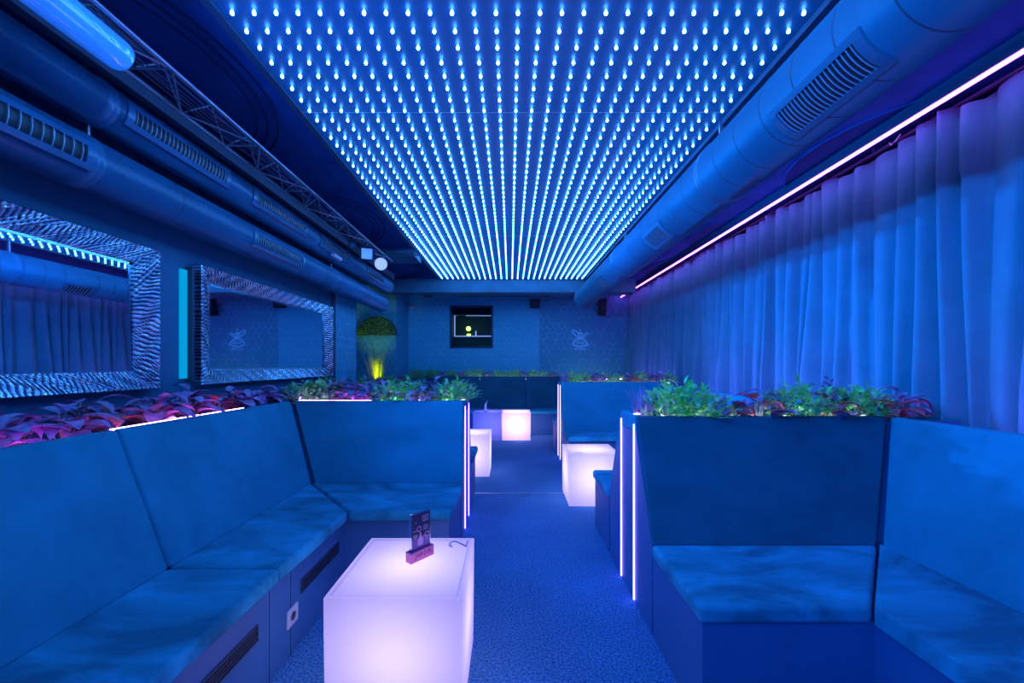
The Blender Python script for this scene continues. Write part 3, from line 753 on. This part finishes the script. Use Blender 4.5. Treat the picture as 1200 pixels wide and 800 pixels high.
# pink strips inside the planters
def pl_strip(label, x0, x1, y0, y1, z, mat='strip_pl', h=.008, zlen=None):
    bm = BM(); box(bm, x0, x1, y0, y1, z, z+h)
    return tag(link('planter_led_strip', bm, mat), label, 'strip light')
pl_strip('pink LED strip showing along the top edge of the near left bench back', -1.680, -1.671, 1.67, 2.50, .972)
pl_strip('pink LED strip along the left planter behind the corner of the near left bench', -1.60, -1.02, 3.013, 3.022, .972)
pl_strip('pale LED strip along the front edge of the near right planter', .72, 1.88, 2.108, 2.113, .955, 'strip_far')
pl_strip('violet LED strip low behind the right bench back washing the curtain', 2.06, 2.07, -.5, 2.0, .93, 'strip_back')
pl_strip('violet LED strip behind the second right bench washing the curtain', 2.06, 2.07, 2.7, 4.9, .93, 'strip_back')
pl_strip('pink LED strip at the front of the left wall planter, near end', -1.70, -1.692, -.2, 1.6, .925, 'strip_back')
pl_strip('violet LED strip behind the third right bench washing the curtain', 2.06, 2.07, 5.6, 7.4, .93, 'strip_back')
pl_strip('lilac LED strip along the front edge of the back wall planter', -1.0, 2.2, 7.822, 7.826, .961, 'strip_far')
pl_strip('lilac LED strip in the farther right planter', .8, 2.1, 5.215, 5.222, .968, 'strip_far')
pl_strip('pale LED strip along the right half of the left planter', -.98, -.42, 3.013, 3.018, .955, 'strip_far')
# glowing discs put in for the bright spot on the end caps
for lab, c in (('small bright glowing disc on the top of the near right planter end', (.70, 2.20, .976)), ('small bright glowing disc on the top of the left planter end', (-.37, 3.1, .976))):
    bm = BM(); lathe(bm, [(.0, 0), (.02, 0), (.022, .003), (.0, .008)], c, n=14, caps=False)
    tag(link('cap_disc', bm, emit('cap_disc_'+str(int(c[0]*100)), (1.4, 1.0, 2.2))), lab, 'light')

# ------------------------------------------------------------------ plants
def leaf(bm, base, yaw, pitch, L, W, droop, curl=.25, mat=0, seg=4, pt=.38):
    """curved ovate leaf with a folded midrib"""
    base = Vector(base); rows = []
    dirh = Vector((math.cos(yaw), math.sin(yaw), 0)); side = Vector((-math.sin(yaw), math.cos(yaw), 0))
    p = base.copy(); a = pitch
    for i in range(seg+1):
        t = i/seg
        w = W*.5*(math.sin(PI*min(1, t**.75)))**.8 if 0 < i < seg else .001
        if i: p = p+(dirh*math.cos(a)+Vector((0, 0, math.sin(a))))*(L/seg); a -= droop/seg
        up = (-dirh*math.sin(a)+Vector((0, 0, math.cos(a))))
        rows.append([bm.verts.new(p-side*w+up*w*curl), bm.verts.new(p), bm.verts.new(p+side*w+up*w*curl)])
    for A, B_ in zip(rows, rows[1:]):
        for k in range(2):
            f = bm.faces.new((A[k], A[k+1], B_[k+1], B_[k])); f.material_index = mat; f.smooth = True

def mesh_from(name, bm, mats):
    for v in bm.verts:
        if v.co.z < .055 and math.hypot(v.co.x, v.co.y) > .075: v.co.z = .055+.25*abs(v.co.z-.055)
    me = bpy.data.meshes.new(name); bm.to_mesh(me); bm.free()
    for m in mats: me.materials.append(M[m])
    return me

def broad_plant(seed, mats, n=20, h=.13, L=.125, W=.07, spread=.10):
    r = random.Random(seed); fo = BM(); stm = BM()
    for i in range(n):
        yaw = i*2.4+r.uniform(-.4, .4); k = i/n
        rad = spread*(.25+.75*(1-k))*r.uniform(.6, 1.1); hh = h*(.30+.70*k)*r.uniform(.8, 1.15)
        tip = Vector((rad*math.cos(yaw)*.6, rad*math.sin(yaw)*.6, hh))
        tube(stm, (0, 0, 0), tip, .0022, 4, False)
        leaf(fo, tip, yaw, r.uniform(.1, .7), L*r.uniform(.7, 1.15), W*r.uniform(.75, 1.1), r.uniform(1.0, 1.9), .3, r.choice((0, 0, 0, 1)), 5)
    return mesh_from('foliage', fo, mats), mesh_from('stems', stm, ['stem'])

def bushy_plant(seed, mats, n=190, h=.18, R=.13, L=.045, W=.020):
    r = random.Random(seed); fo = BM(); stm = BM()
    for i in range(n):
        yaw = r.uniform(0, 2*PI); u = r.random()**.55; z = h*r.uniform(.08, 1.0)
        rr = R*u*math.sqrt(max(.05, 1-(z/h)**3*.6))
        p = Vector((rr*math.cos(yaw), rr*math.sin(yaw), z*(1-.25*u)))
        leaf(fo, p, yaw+r.uniform(-1, 1), r.uniform(.2, 1.3), L*r.uniform(.7, 1.3), W*r.uniform(.8, 1.3), r.uniform(.3, 1.5), .25, 0 if r.random() < .6 else 1, 3)
        if i % 8 == 0: tube(stm, (0, 0, 0), p, .0018, 4, False)
    return mesh_from('foliage', fo, mats), mesh_from('stems', stm, ['stem'])

def tuft_plant(seed, mats, n=60, h=.20, lean=.25):
    r = random.Random(seed); fo = BM(); stm = BM()
    for i in range(n):
        yaw = r.uniform(0, 2*PI); rad = r.uniform(0, .045)
        leaf(fo, (rad*math.cos(yaw), rad*math.sin(yaw), 0), yaw, PI/2-r.uniform(.02, lean), h*r.uniform(.5, 1.1), .008, r.uniform(0, .5), .2, i % 2, 4)
    tube(stm, (0, 0, 0), (0, 0, .03), .02, 6)
    return mesh_from('foliage', fo, mats), mesh_from('stems', stm, ['stem'])

VAR = {
 'magenta': [broad_plant(s, ['leaf_magenta', 'leaf_purple']) for s in (1, 2, 3)],
 'red': [broad_plant(s, ['leaf_red', 'leaf_purple'], 12, .11, .11, .065) for s in (4, 5)],
 'purple': [broad_plant(s, ['leaf_purple', 'leaf_magenta'], 28, .15, .10, .05) for s in (6, 7)],
 'green': [bushy_plant(s, ['leaf_green', 'leaf_teal']) for s in (8, 9, 10)],
 'teal': [bushy_plant(s, ['leaf_teal', 'leaf_green'], 180, .165) for s in (11, 12)],
 'tuft': [tuft_plant(13, ['leaf_magenta', 'leaf_purple'])],
 'spike': [bushy_plant(14, ['leaf_purple', 'leaf_purple'], 90, .26, .03, .035, .014)],
}
WORD = {'magenta': 'magenta broad-leaved plant', 'red': 'red-leaved plant', 'purple': 'dark purple leafy plant', 'green': 'bushy green plant',
        'teal': 'pale green bushy plant', 'tuft': 'tuft of thin purple blades', 'spike': 'upright dark reddish spike plant'}
NAME = {'magenta': 'coleus_plant', 'red': 'coleus_plant', 'purple': 'coleus_plant', 'green': 'boxwood_plant', 'teal': 'boxwood_plant', 'tuft': 'grass_tuft', 'spike': 'spike_plant'}
prnd = random.Random(21)
def put(kind, x, y, z, s, where, group):
    fo, stm = prnd.choice(VAR[kind])
    t = thing(NAME[kind], WORD[kind]+' '+where, 'plant', (x, y, z), group)
    t.rotation_euler.z = prnd.uniform(0, 2*PI); t.scale = (s, s, s*prnd.uniform(.92, 1.1))
    for nm, me in (('foliage', fo), ('stems', stm)):
        o = bpy.data.objects.new(nm, me); COL.objects.link(o); o.parent = t
ORD = ['nearest the camera', 'second from the camera', 'third from the camera', 'fourth from the camera', 'fifth from the camera', 'sixth from the camera', 'seventh from the camera',
       'eighth from the camera', 'ninth from the camera', 'tenth from the camera', 'eleventh from the camera', 'twelfth from the camera', 'thirteenth from the camera', 'fourteenth from the camera']
# left wall planter, front row and back row
gl = 'plants in the left wall planter'
front = [(.48, 'magenta'), (.72, 'magenta'), (.98, 'magenta'), (1.20, 'magenta'), (1.42, 'magenta'), (1.62, 'magenta'), (1.84, 'red'), (2.04, 'magenta'), (2.26, 'magenta'), (2.46, 'red'), (2.66, 'magenta'), (2.86, 'magenta')]
for i, (y, k) in enumerate(front):
    put(k, -1.83+prnd.uniform(-.02, .02), y, .90, 1.2, 'in the front row of the left wall planter, '+ORD[i], gl)
back = [(.95, 'purple'), (1.28, 'purple'), (1.55, 'magenta'), (1.80, 'purple'), (2.1, 'magenta'), (2.42, 'purple'), (2.72, 'magenta')]
for i, (y, k) in enumerate(back):
    put(k, -1.935, y, .90, 1.18, 'against the wall in the left wall planter, '+ORD[i], gl)
# left cross planter, left to right
LR = ['leftmost', 'second from the left', 'third from the left', 'fourth from the left', 'fifth from the left', 'sixth from the left', 'seventh from the left', 'eighth from the left',
      'ninth from the left', 'tenth from the left', 'eleventh from the left', 'twelfth from the left', 'thirteenth from the left', 'fourteenth from the left', 'fifteenth from the left', 'sixteenth from the left']
gc = 'plants in the left planter divider'
seq = [(-1.86, 3.1, 'magenta'), (-1.62, 3.13, 'teal'), (-1.46, 3.17, 'green'), (-1.28, 3.12, 'magenta'), (-1.10, 3.13, 'magenta'), (-.93, 3.10, 'teal'), (-.80, 3.20, 'green'), (-.68, 3.08, 'magenta'), (-.47, 3.12, 'teal'), (-.42, 3.22, 'green')]
for i, (x, y, k) in enumerate(seq): put(k, x, y, .915, 1.22 if k in ('teal', 'green') else 1.05, 'in the left planter divider, '+LR[i], gc)
for i, (x, y, k) in enumerate([(-1.38, 3.24, 'purple'), (-1.15, 3.25, 'purple'), (-1.0, 3.25, 'magenta'), (-.62, 3.24, 'purple')]):
    put(k, x, y, .93, 1.15, 'in the left planter divider, back row, '+LR[i], gc)
# near right planter
gr = 'plants in the near right planter divider'
seq = [(.735, 2.22, 'tuft', .95), (.86, 2.18, 'green', 1.0), (.98, 2.27, 'green', 1.15), (1.07, 2.18, 'green', 1.0), (1.20, 2.20, 'purple', .95), (1.33, 2.14, 'red', 1.15), (1.45, 2.27, 'purple', .95), (1.52, 2.18, 'green', 1.05),
       (1.65, 2.24, 'green', 1.1), (1.73, 2.13, 'red', 1.1), (1.80, 2.25, 'spike', 1.0), (1.90, 2.19, 'green', 1.05), (2.00, 2.26, 'green', 1.0), (2.06, 2.14, 'red', 1.0), (2.18, 2.22, 'purple', .95)]
for i, (x, y, k, s) in enumerate(seq): put(k, x, y, .92, s*1.12, 'in the near right planter divider, '+LR[i], gr)
# farther right planter
gf = 'plants in the farther right planter divider'
seq = ['tuft', 'green', 'teal', 'red', 'magenta', 'green', 'teal', 'purple', 'red', 'green', 'purple', 'magenta', 'green']
for i, k in enumerate(seq): put(k, .73+i*.115, 5.32+(i % 2)*.06, .965, 1.05, 'in the farther right planter divider, '+LR[i], gf)
# far back planter
gb = 'plants in the planter at the back wall'
seq = ['green', 'teal', 'green', 'red', 'green', 'purple', 'teal', 'green', 'purple', 'green', 'teal', 'green', 'purple', 'green', 'teal', 'red']
for i, k in enumerate(seq): put(k, -1.90+i*.182, 7.93, .955, 1.1, 'in the back wall planter, '+LR[i], gb)
# second left wall planter
g2 = 'plants in the second left wall planter'
seq = ['purple', 'magenta', 'purple', 'magenta', 'green', 'magenta', 'purple', 'green', 'magenta', 'purple', 'green']
for i, k in enumerate(seq): put(k, -1.86, 3.75+i*.34, .90, 1.0, 'in the second left wall planter, '+ORD[i], g2)

# moss arch and grass in the alcove
ma = thing('moss_arch', 'green moss half-round panel in the alcove at the end of the left wall', 'moss panel', (-2.44, 7.36, 1.79))
bm = BM(); pts = [(.36*math.cos(PI*i/24), .35*math.sin(PI*i/24)) for i in range(25)]
prism(bm, [(-2.44+a, 1.79+b) for a, b in pts], 'y', 7.30, 7.365); link('backing', local(ma, bm), 'dark', ma)
bm = BM(); r = random.Random(5)
for i in range(900):
    a = r.uniform(0, PI); q = math.sqrt(r.random())
    leaf(bm, (-2.44+.36*q*math.cos(a), 7.30, 1.79+.35*q*math.sin(a)), r.uniform(PI, 2*PI), r.uniform(-.8, .9), .035, .016, .6, .2, 0, 2)
mo = link('moss', local(ma, bm), 'moss', ma); mo['kind'] = 'stuff'
gx, gy = -2.16, 6.45
gg = thing('potted_grass', 'tall yellow-green grass in a pot in the alcove, lit from below', 'plant', (gx, gy, .93))
bm = BM(); r = random.Random(9)
for i in range(60):
    yaw = r.uniform(0, 2*PI); rad = r.uniform(0, .12); hh = r.uniform(.38, .72)*(1 if i > 4 else 1.45)
    leaf(bm, (rad*math.cos(yaw), rad*math.sin(yaw), .0), yaw, PI/2-r.uniform(0, .20), hh, .010, r.uniform(.1, .6), .2, 0, 5)
link('blades', bm, 'grass', gg)
bm = BM(); lathe(bm, [(.09, -.16), (.13, 0), (.12, 0), (.11, -.02)], (0, 0, 0), n=20); link('pot', bm, 'dark', gg, True)
bm = BM(); box(bm, -2.45, -2.0, 6.3, 6.7, 0, .77); tag(link('plinth', bm, 'dark'), 'dark plinth under the potted grass in the alcove', 'plinth')
sp = bpy.data.lights.new('grass_uplight', 'SPOT'); sp.energy = 6; sp.color = (1, .95, .08); sp.spot_size = math.radians(45); sp.shadow_soft_size = .03
so_ = bpy.data.objects.new('grass_uplight', sp); COL.objects.link(so_); so_.location = (gx+.08, gy-.30, .95)
ms_ = bpy.data.lights.new('moss_uplight', 'SPOT'); ms_.energy = 10; ms_.color = (.75, 1, .12); ms_.spot_size = math.radians(60); ms_.spot_blend = 1; ms_.shadow_soft_size = .03
mo_ = bpy.data.objects.new('moss_uplight', ms_); COL.objects.link(mo_); mo_.location = (-2.44, 6.75, 1.0)
mo_.rotation_euler = (Vector((-2.44, 7.3, 2.0))-mo_.location).to_track_quat('-Z', 'Y').to_euler()
so_.rotation_euler = (Vector((gx-.02, gy, 1.22))-so_.location).to_track_quat('-Z', 'Y').to_euler()

# ------------------------------------------------------------------ light cubes
def light_cube(label, x0, y0, mat, w=.46, hz=.46, rot=0, watt=4.3, col=(.72, .58, 1.0)):
    c = thing('light_cube', label, 'light cube', (x0+w/2, y0+w/2, 0), 'light cube tables')
    c.rotation_euler.z = rot
    bm = BM(); h = w/2
    # slightly tapered shell with a shallow lip around the top
    prism(bm, [(-h, -h), (h, -h), (h, h), (-h, h)], 'z', 0, hz)
    for v in bm.verts:
        if v.co.z < .1: v.co.x *= .985; v.co.y *= .985
    bmesh.ops.recalc_face_normals(bm, faces=bm.faces)
    bm.faces.ensure_lookup_table()
    top = [f for f in bm.faces if all(v.co.z > hz-.001 for v in f.verts)]
    r = bmesh.ops.inset_region(bm, faces=top, thickness=.022, depth=0)
    r2 = bmesh.ops.inset_region(bm, faces=top, thickness=.006, depth=-.004)
    o = link('shell', bm, mat, c); bev(o, .009, 3)
    L = bpy.data.lights.new('cube_lamp', 'POINT'); L.energy = watt; L.color = col; L.shadow_soft_size = .09
    lo = bpy.data.objects.new('cube_lamp', L); COL.objects.link(lo); lo.parent = c; lo.location = (0, 0, .25)
    return c
cA = light_cube('big glowing lavender light cube in front, marked 2, with the menu stand on it', -.632, 1.345, 'cube', .468, .462, .0)
cB = light_cube('glowing lavender light cube in the middle, right of the aisle beside the bench', .515, 3.51, 'cube', .46, .46, watt=5.5)
cC = light_cube('glowing lavender light cube half hidden behind the left planter divider', -.69, 4.44, 'cube', .46, .46, watt=6)
cD = light_cube('brightest pinkish light cube at the far end of the aisle', -.138, 6.56, 'cube_pink', .475, .455, watt=8, col=(1, .62, .95))
cE = light_cube('unlit blue-violet cube at the far end with a glass on it', -.618, 6.56, 'cube_dim', .475, .455, watt=3, col=(.16, .2, 1))  # lamp and faint glow added to brighten this unlit cube

def text_mesh(body, size, mat, loc, rot, parent=None, ext=.0006, name='digit'):
    cu = bpy.data.curves.new(name, 'FONT'); cu.body = body; cu.size = size; cu.extrude = ext; cu.align_x = 'CENTER'; cu.align_y = 'CENTER'
    cu.resolution_u = 4
    tmp = bpy.data.objects.new(name+'_tmp', cu); COL.objects.link(tmp)
    dg = bpy.context.evaluated_depsgraph_get()
    me = bpy.data.meshes.new_from_object(tmp.evaluated_get(dg)); bpy.data.objects.remove(tmp)
    me.materials.clear(); me.materials.append(M[mat] if isinstance(mat, str) else mat)
    o = bpy.data.objects.new(name, me); COL.objects.link(o); o.location = loc; o.rotation_euler = rot
    if parent: o.parent = parent
    return o
# hand-drawn 2 on the front cube (drawn as a round stroke, read from the right)
bm = BM(); P = []
for i in range(11):
    a = PI*.95-i*(PI*1.15)/10; P.append((.020*math.cos(a), .022+.020*math.sin(a)))
P += [(.002, -.012), (-.020, -.040), (.0, -.037), (.024, -.040)]
def rot90(p): return (-p[1], p[0])
path(bm, [(*rot90(p), 0) for p in P], .0036, 6)
for v in bm.verts: v.co.z = max(-.0005, min(v.co.z, .001))
o = link('digit', bm, 'ink', cA); o.location = (.170, .178, .4590); o.scale = (.95, 1.25, 1)
for c, x in ((cB, -.13), (cC, -.0)):
    bm = BM(); path(bm, [(-.03, 0, 0), (-.01, .012, 0), (.005, -.008, 0), (.03, .006, 0)], .003, 5)
    for v in bm.verts: v.co.z = max(-.0005, min(v.co.z, .001))
    o = link('marking', bm, 'ink', c); o.location = (x, -.16, .457)

# menu stand
A, Bp = Vector((-.392, 1.575)), Vector((-.318, 1.665))
ang = math.atan2(Bp.y-A.y, Bp.x-A.x); mid = (A+Bp)/2
ms = thing('menu_stand', 'small acrylic menu holder with a dark card in a pink block, on the front cube', 'menu stand', (mid.x-.014, mid.y+.010, .459)); ms.rotation_euler.z = ang
bm = BM(); box(bm, -.058, .058, -.018, .018, 0, .042)
pinkm, nt_, b_ = nmat('pink_block'); setp(b_, (.75, .16, .45), .35)
bev(link('block', bm, pinkm, ms), .002, 2)
bm = BM(); path(bm, [(-.040, -.0185, .008), (-.026, -.0185, .030), (-.018, -.0185, .016), (-.008, -.0185, .032), (-.004, -.0185, .018)], .0016, 5)
path(bm, [(.008, -.0185, .014), (.012, -.0185, .030), (.024, -.0185, .018), (.034, -.0185, .032), (.044, -.0185, .012)], .0016, 5)
link('logo', bm, plain('block_print', (.35, .03, .12), .5), ms)
bm = BM(); box(bm, -.050, .050, -.004, .004, .042, .19); link('acrylic_sheet', bm, 'glass', ms)
cardm, nt_, b_ = nmat('menu_card'); setp(b_, (.06, .05, .14), .5)
tc = nt_.nodes.new('ShaderNodeTexCoord'); sx = nt_.nodes.new('ShaderNodeSeparateXYZ'); nt_.links.new(tc.outputs['Object'], sx.inputs[0])
rp = nt_.nodes.new('ShaderNodeValToRGB'); mr = nt_.nodes.new('ShaderNodeMapRange'); mr.inputs['From Min'].default_value = .045; mr.inputs['From Max'].default_value = .19
nt_.links.new(sx.outputs[2], mr.inputs['Value']); nt_.links.new(mr.outputs[0], rp.inputs[0]); nt_.links.new(rp.outputs[0], b_.inputs['Base Color'])
rp.color_ramp.interpolation = 'CONSTANT'; rp.color_ramp.elements[0].color = (.30, .16, .50, 1); rp.color_ramp.elements[1].position = .28; rp.color_ramp.elements[1].color = (.05, .04, .12, 1)
bm = BM(); box(bm, -.045, .045, -.0062, -.0045, .046, .186); cd = link('card', bm, cardm, ms)
pk = plain('card_print', (.85, .45, .75), .5); wt = plain('card_text', (.55, .5, .7), .5)
bm = BM(); prism(bm, [(-.016, .055), (.010, .055), (.010, .082), (.001, .094), (0, .108), (-.006, .108), (-.007, .094), (-.016, .082)], 'y', -.0072, -.0062)
link('bottle_picture', bm, pk, cd)
bm = BM()
for cx, cz, rr in ((-.010, .124, .010), (.030, .094, .009)):
    path(bm, [(cx+rr*math.cos(2*PI*i/14), -.0068, cz+rr*math.sin(2*PI*i/14)) for i in range(14)], .0018, 4, True)
path(bm, [(.006, -.0068, .082), (.014, -.0068, .092), (.024, -.0068, .088), (.030, -.0068, .070)], .0018, 4)
link('ring_picture', bm, pk, cd)
bm = BM()
for k, (x0, x1, z) in enumerate([(.006, .038, .170), (.004, .038, .163), (.006, .036, .156), (.008, .038, .149), (.010, .036, .128), (.012, .036, .121), (.010, .034, .114), (-.040, -.018, .100), (-.038, -.016, .094), (-.040, -.02, .088), (-.038, -.024, .118), (-.030, -.022, .150)]):
    box(bm, x0, x1, -.0070, -.0062, z, z+.0028)
link('print_lines', bm, wt, cd)

# glass on the far cube
gl_ = thing('drinking_glass', 'tall clear glass standing on the unlit far cube', 'glass', (-.415, 6.72, .452))
bm = BM(); lathe(bm, [(.0, .002), (.030, .002), (.034, .15), (.031, .15), (.027, .012), (0, .012)], (0, 0, 0), n=16, caps=False); link('tumbler', bm, 'glass', gl_, True)
bm = BM(); tube(bm, (-.01, 0, .014), (.025, 0, .19), .003, 6); link('straw', bm, 'white_strip', gl_)

# power socket on the bench base
so = thing('power_socket', 'white square power socket on the base of the near left bench', 'socket', (-.944, 1.715, .17))
bm = BM(); box(bm, 0, .010, -.042, .042, -.038, .038); bev(link('plate', bm, 'white', so), .003, 2)
bm = BM(); lathe(bm, [(.024, .0102), (.026, .013), (.022, .013), (.020, .0105)], (0, 0, 0), 'x', 20, caps=False); link('rim', bm, 'white', so)
bm = BM()
for y in (-.009, .009): lathe(bm, [(.003, .0102), (.003, .0115)], (0, y, 0), 'x', 8)
lathe(bm, [(.0025, .0102), (.0025, .0115)], (0, 0, .012), 'x', 8)
lathe(bm, [(.018, .0102), (.018, .0106)], (0, 0, 0), 'x', 16)
link('pin_holes', bm, 'cable', so)

# ------------------------------------------------------------------ wall emblem, speakers, camera
Lx, Lz = (680-598)*YB/467, H+(427-396)*YB/467
u = YB/467
em = thing('wall_emblem', 'pale line emblem with letters under it on the right part of the back wall', 'emblem', (Lx, YB-.004, Lz))
embm = plain('emblem_glow_paint', (.28, .62, .98), .4, emi=(.02, .11, .26), es=1)  # slight emission added so the emblem lines read brighter
def strokes(bm, pts, r, closed): path(bm, [(a*u, 0, -b*u) for a, b in pts], r*u, 6, closed)
bm = BM(); strokes(bm, [(0, -.5), (2.5, .3), (6, 3), (8.4, 5.6), (8.6, 7.2), (7.4, 8.4), (4.5, 9.3), (0, 9.7), (-4.5, 9.3), (-7.4, 8.4), (-8.6, 7.2), (-8.4, 5.6), (-6, 3), (-2.5, .3)], .5, True); link('oval', bm, embm, em, True)
bm = BM(); strokes(bm, [(-4.5, 5.8), (4.5, 5.8), (4.2, 4.4), (0, .6), (-4.2, 4.4)], .32, True); link('triangle', bm, embm, em)
bm = BM()
a0 = math.radians(40)
strokes(bm, [(-5.4+5.2*math.cos(t)*math.cos(a0)-2.1*math.sin(t)*math.sin(a0), -5.6+5.2*math.cos(t)*math.sin(a0)+2.1*math.sin(t)*math.cos(a0)) for t in [2*PI*i/20 for i in range(20)]], .45, True); link('loop', bm, embm, em, True)
bm = BM(); strokes(bm, [(1.8, -1.2), (4, -3.4), (7, -5.6), (9.4, -6.4), (7.4, -3.8), (3.6, -1.0)], .32, True); link('wing', bm, embm, em, True)
bm = BM(); strokes(bm, [(-1.3, -1), (-1.6, -5), (0, -7.2), (1.6, -5), (1.3, -1)], .4, True); strokes(bm, [(-1.0, -9), (1.0, -9.2), (0, -10.6)], .3, True)
strokes(bm, [(-2.8, -6.2), (0, -5.4), (2.8, -6.2)], .35, False); link('figure', bm, embm, em, True)
text_mesh('ATEPA', 4.4*u, embm, (0, 0, -12.8*u), (PI/2, 0, 0), em, .001, 'lettering')

def speaker(label, x, z, sx, sz, Y=YB-.14):
    s = thing('wall_speaker', label, 'speaker', (x, Y, z))
    bm = BM(); box(bm, -sx/2, sx/2, -.07, .07, -sz/2, sz/2); bmesh.ops.rotate(bm, verts=bm.verts, cent=(0, 0, 0), matrix=Matrix.Rotation(.25, 3, 'X')); bev(link('cabinet', bm, 'black', s), .012, 2)
    bm = BM(); lathe(bm, [(.045, -.085), (.05, -.09), (.03, -.078), (0, -.082)], (0, 0, 0), 'y', 16, caps=False); link('driver', bm, 'cable', s, True)
    bm = BM(); box(bm, -.01, .01, .05, .14, -.01, .01); link('bracket', bm, 'steel', s)
speaker('small black speaker high on the back wall right of the opening', (626-598)*YB/467, H+(427-357)*YB/467, .2, .17)
speaker('black speaker on a bracket high on the back wall beside the large duct', (704-598)*YB/467, H+(427-361)*YB/467, .14, .34)
cam_ = thing('dome_camera', 'small white round security camera high in the left corner of the back wall', 'security camera', ((483-598)*YB/467, YB-.03, H+(427-359)*YB/467))
bm = BM(); lathe(bm, [(.055, .03), (.055, -.0), (.04, -.03), (.0, -.04)], (0, 0, 0), 'y', 20, caps=False); link('housing', bm, 'white', cam_, True)
bm = BM(); lathe(bm, [(.012, -.038), (.009, -.046), (0, -.05)], (0, 0, 0), 'y', 14, caps=False); link('lens', bm, 'black', cam_, True)

# ------------------------------------------------------------------ world + camera
W = bpy.data.worlds.new('dim_room'); S.world = W; W.use_nodes = True
W.node_tree.nodes['Background'].inputs[0].default_value = (0, .01, .06, 1); W.node_tree.nodes['Background'].inputs[1].default_value = .3
cam = bpy.data.cameras.new('camera'); co = bpy.data.objects.new('camera', cam); COL.objects.link(co)
co.location = (0, 0, H); co.rotation_euler = (PI/2, 0, 0)
cam.sensor_width = 36; cam.lens = 36*467/1200; cam.shift_x = 2/1200; cam.shift_y = 27/1200; cam.clip_start = .02
S.camera = co
S.view_settings.view_transform = 'Standard'; S.view_settings.look = 'None'; S.view_settings.gamma = 1; S.view_settings.exposure = 0.12
S.view_settings.use_curve_mapping = False
S.cycles.use_denoising = True
S.cycles.sample_clamp_indirect = 6
S.cycles.max_bounces = 8; S.cycles.diffuse_bounces = 4; S.cycles.glossy_bounces = 4; S.cycles.transmission_bounces = 6
S.cycles.caustics_reflective = False; S.cycles.caustics_refractive = False
S.cycles.use_light_tree = True
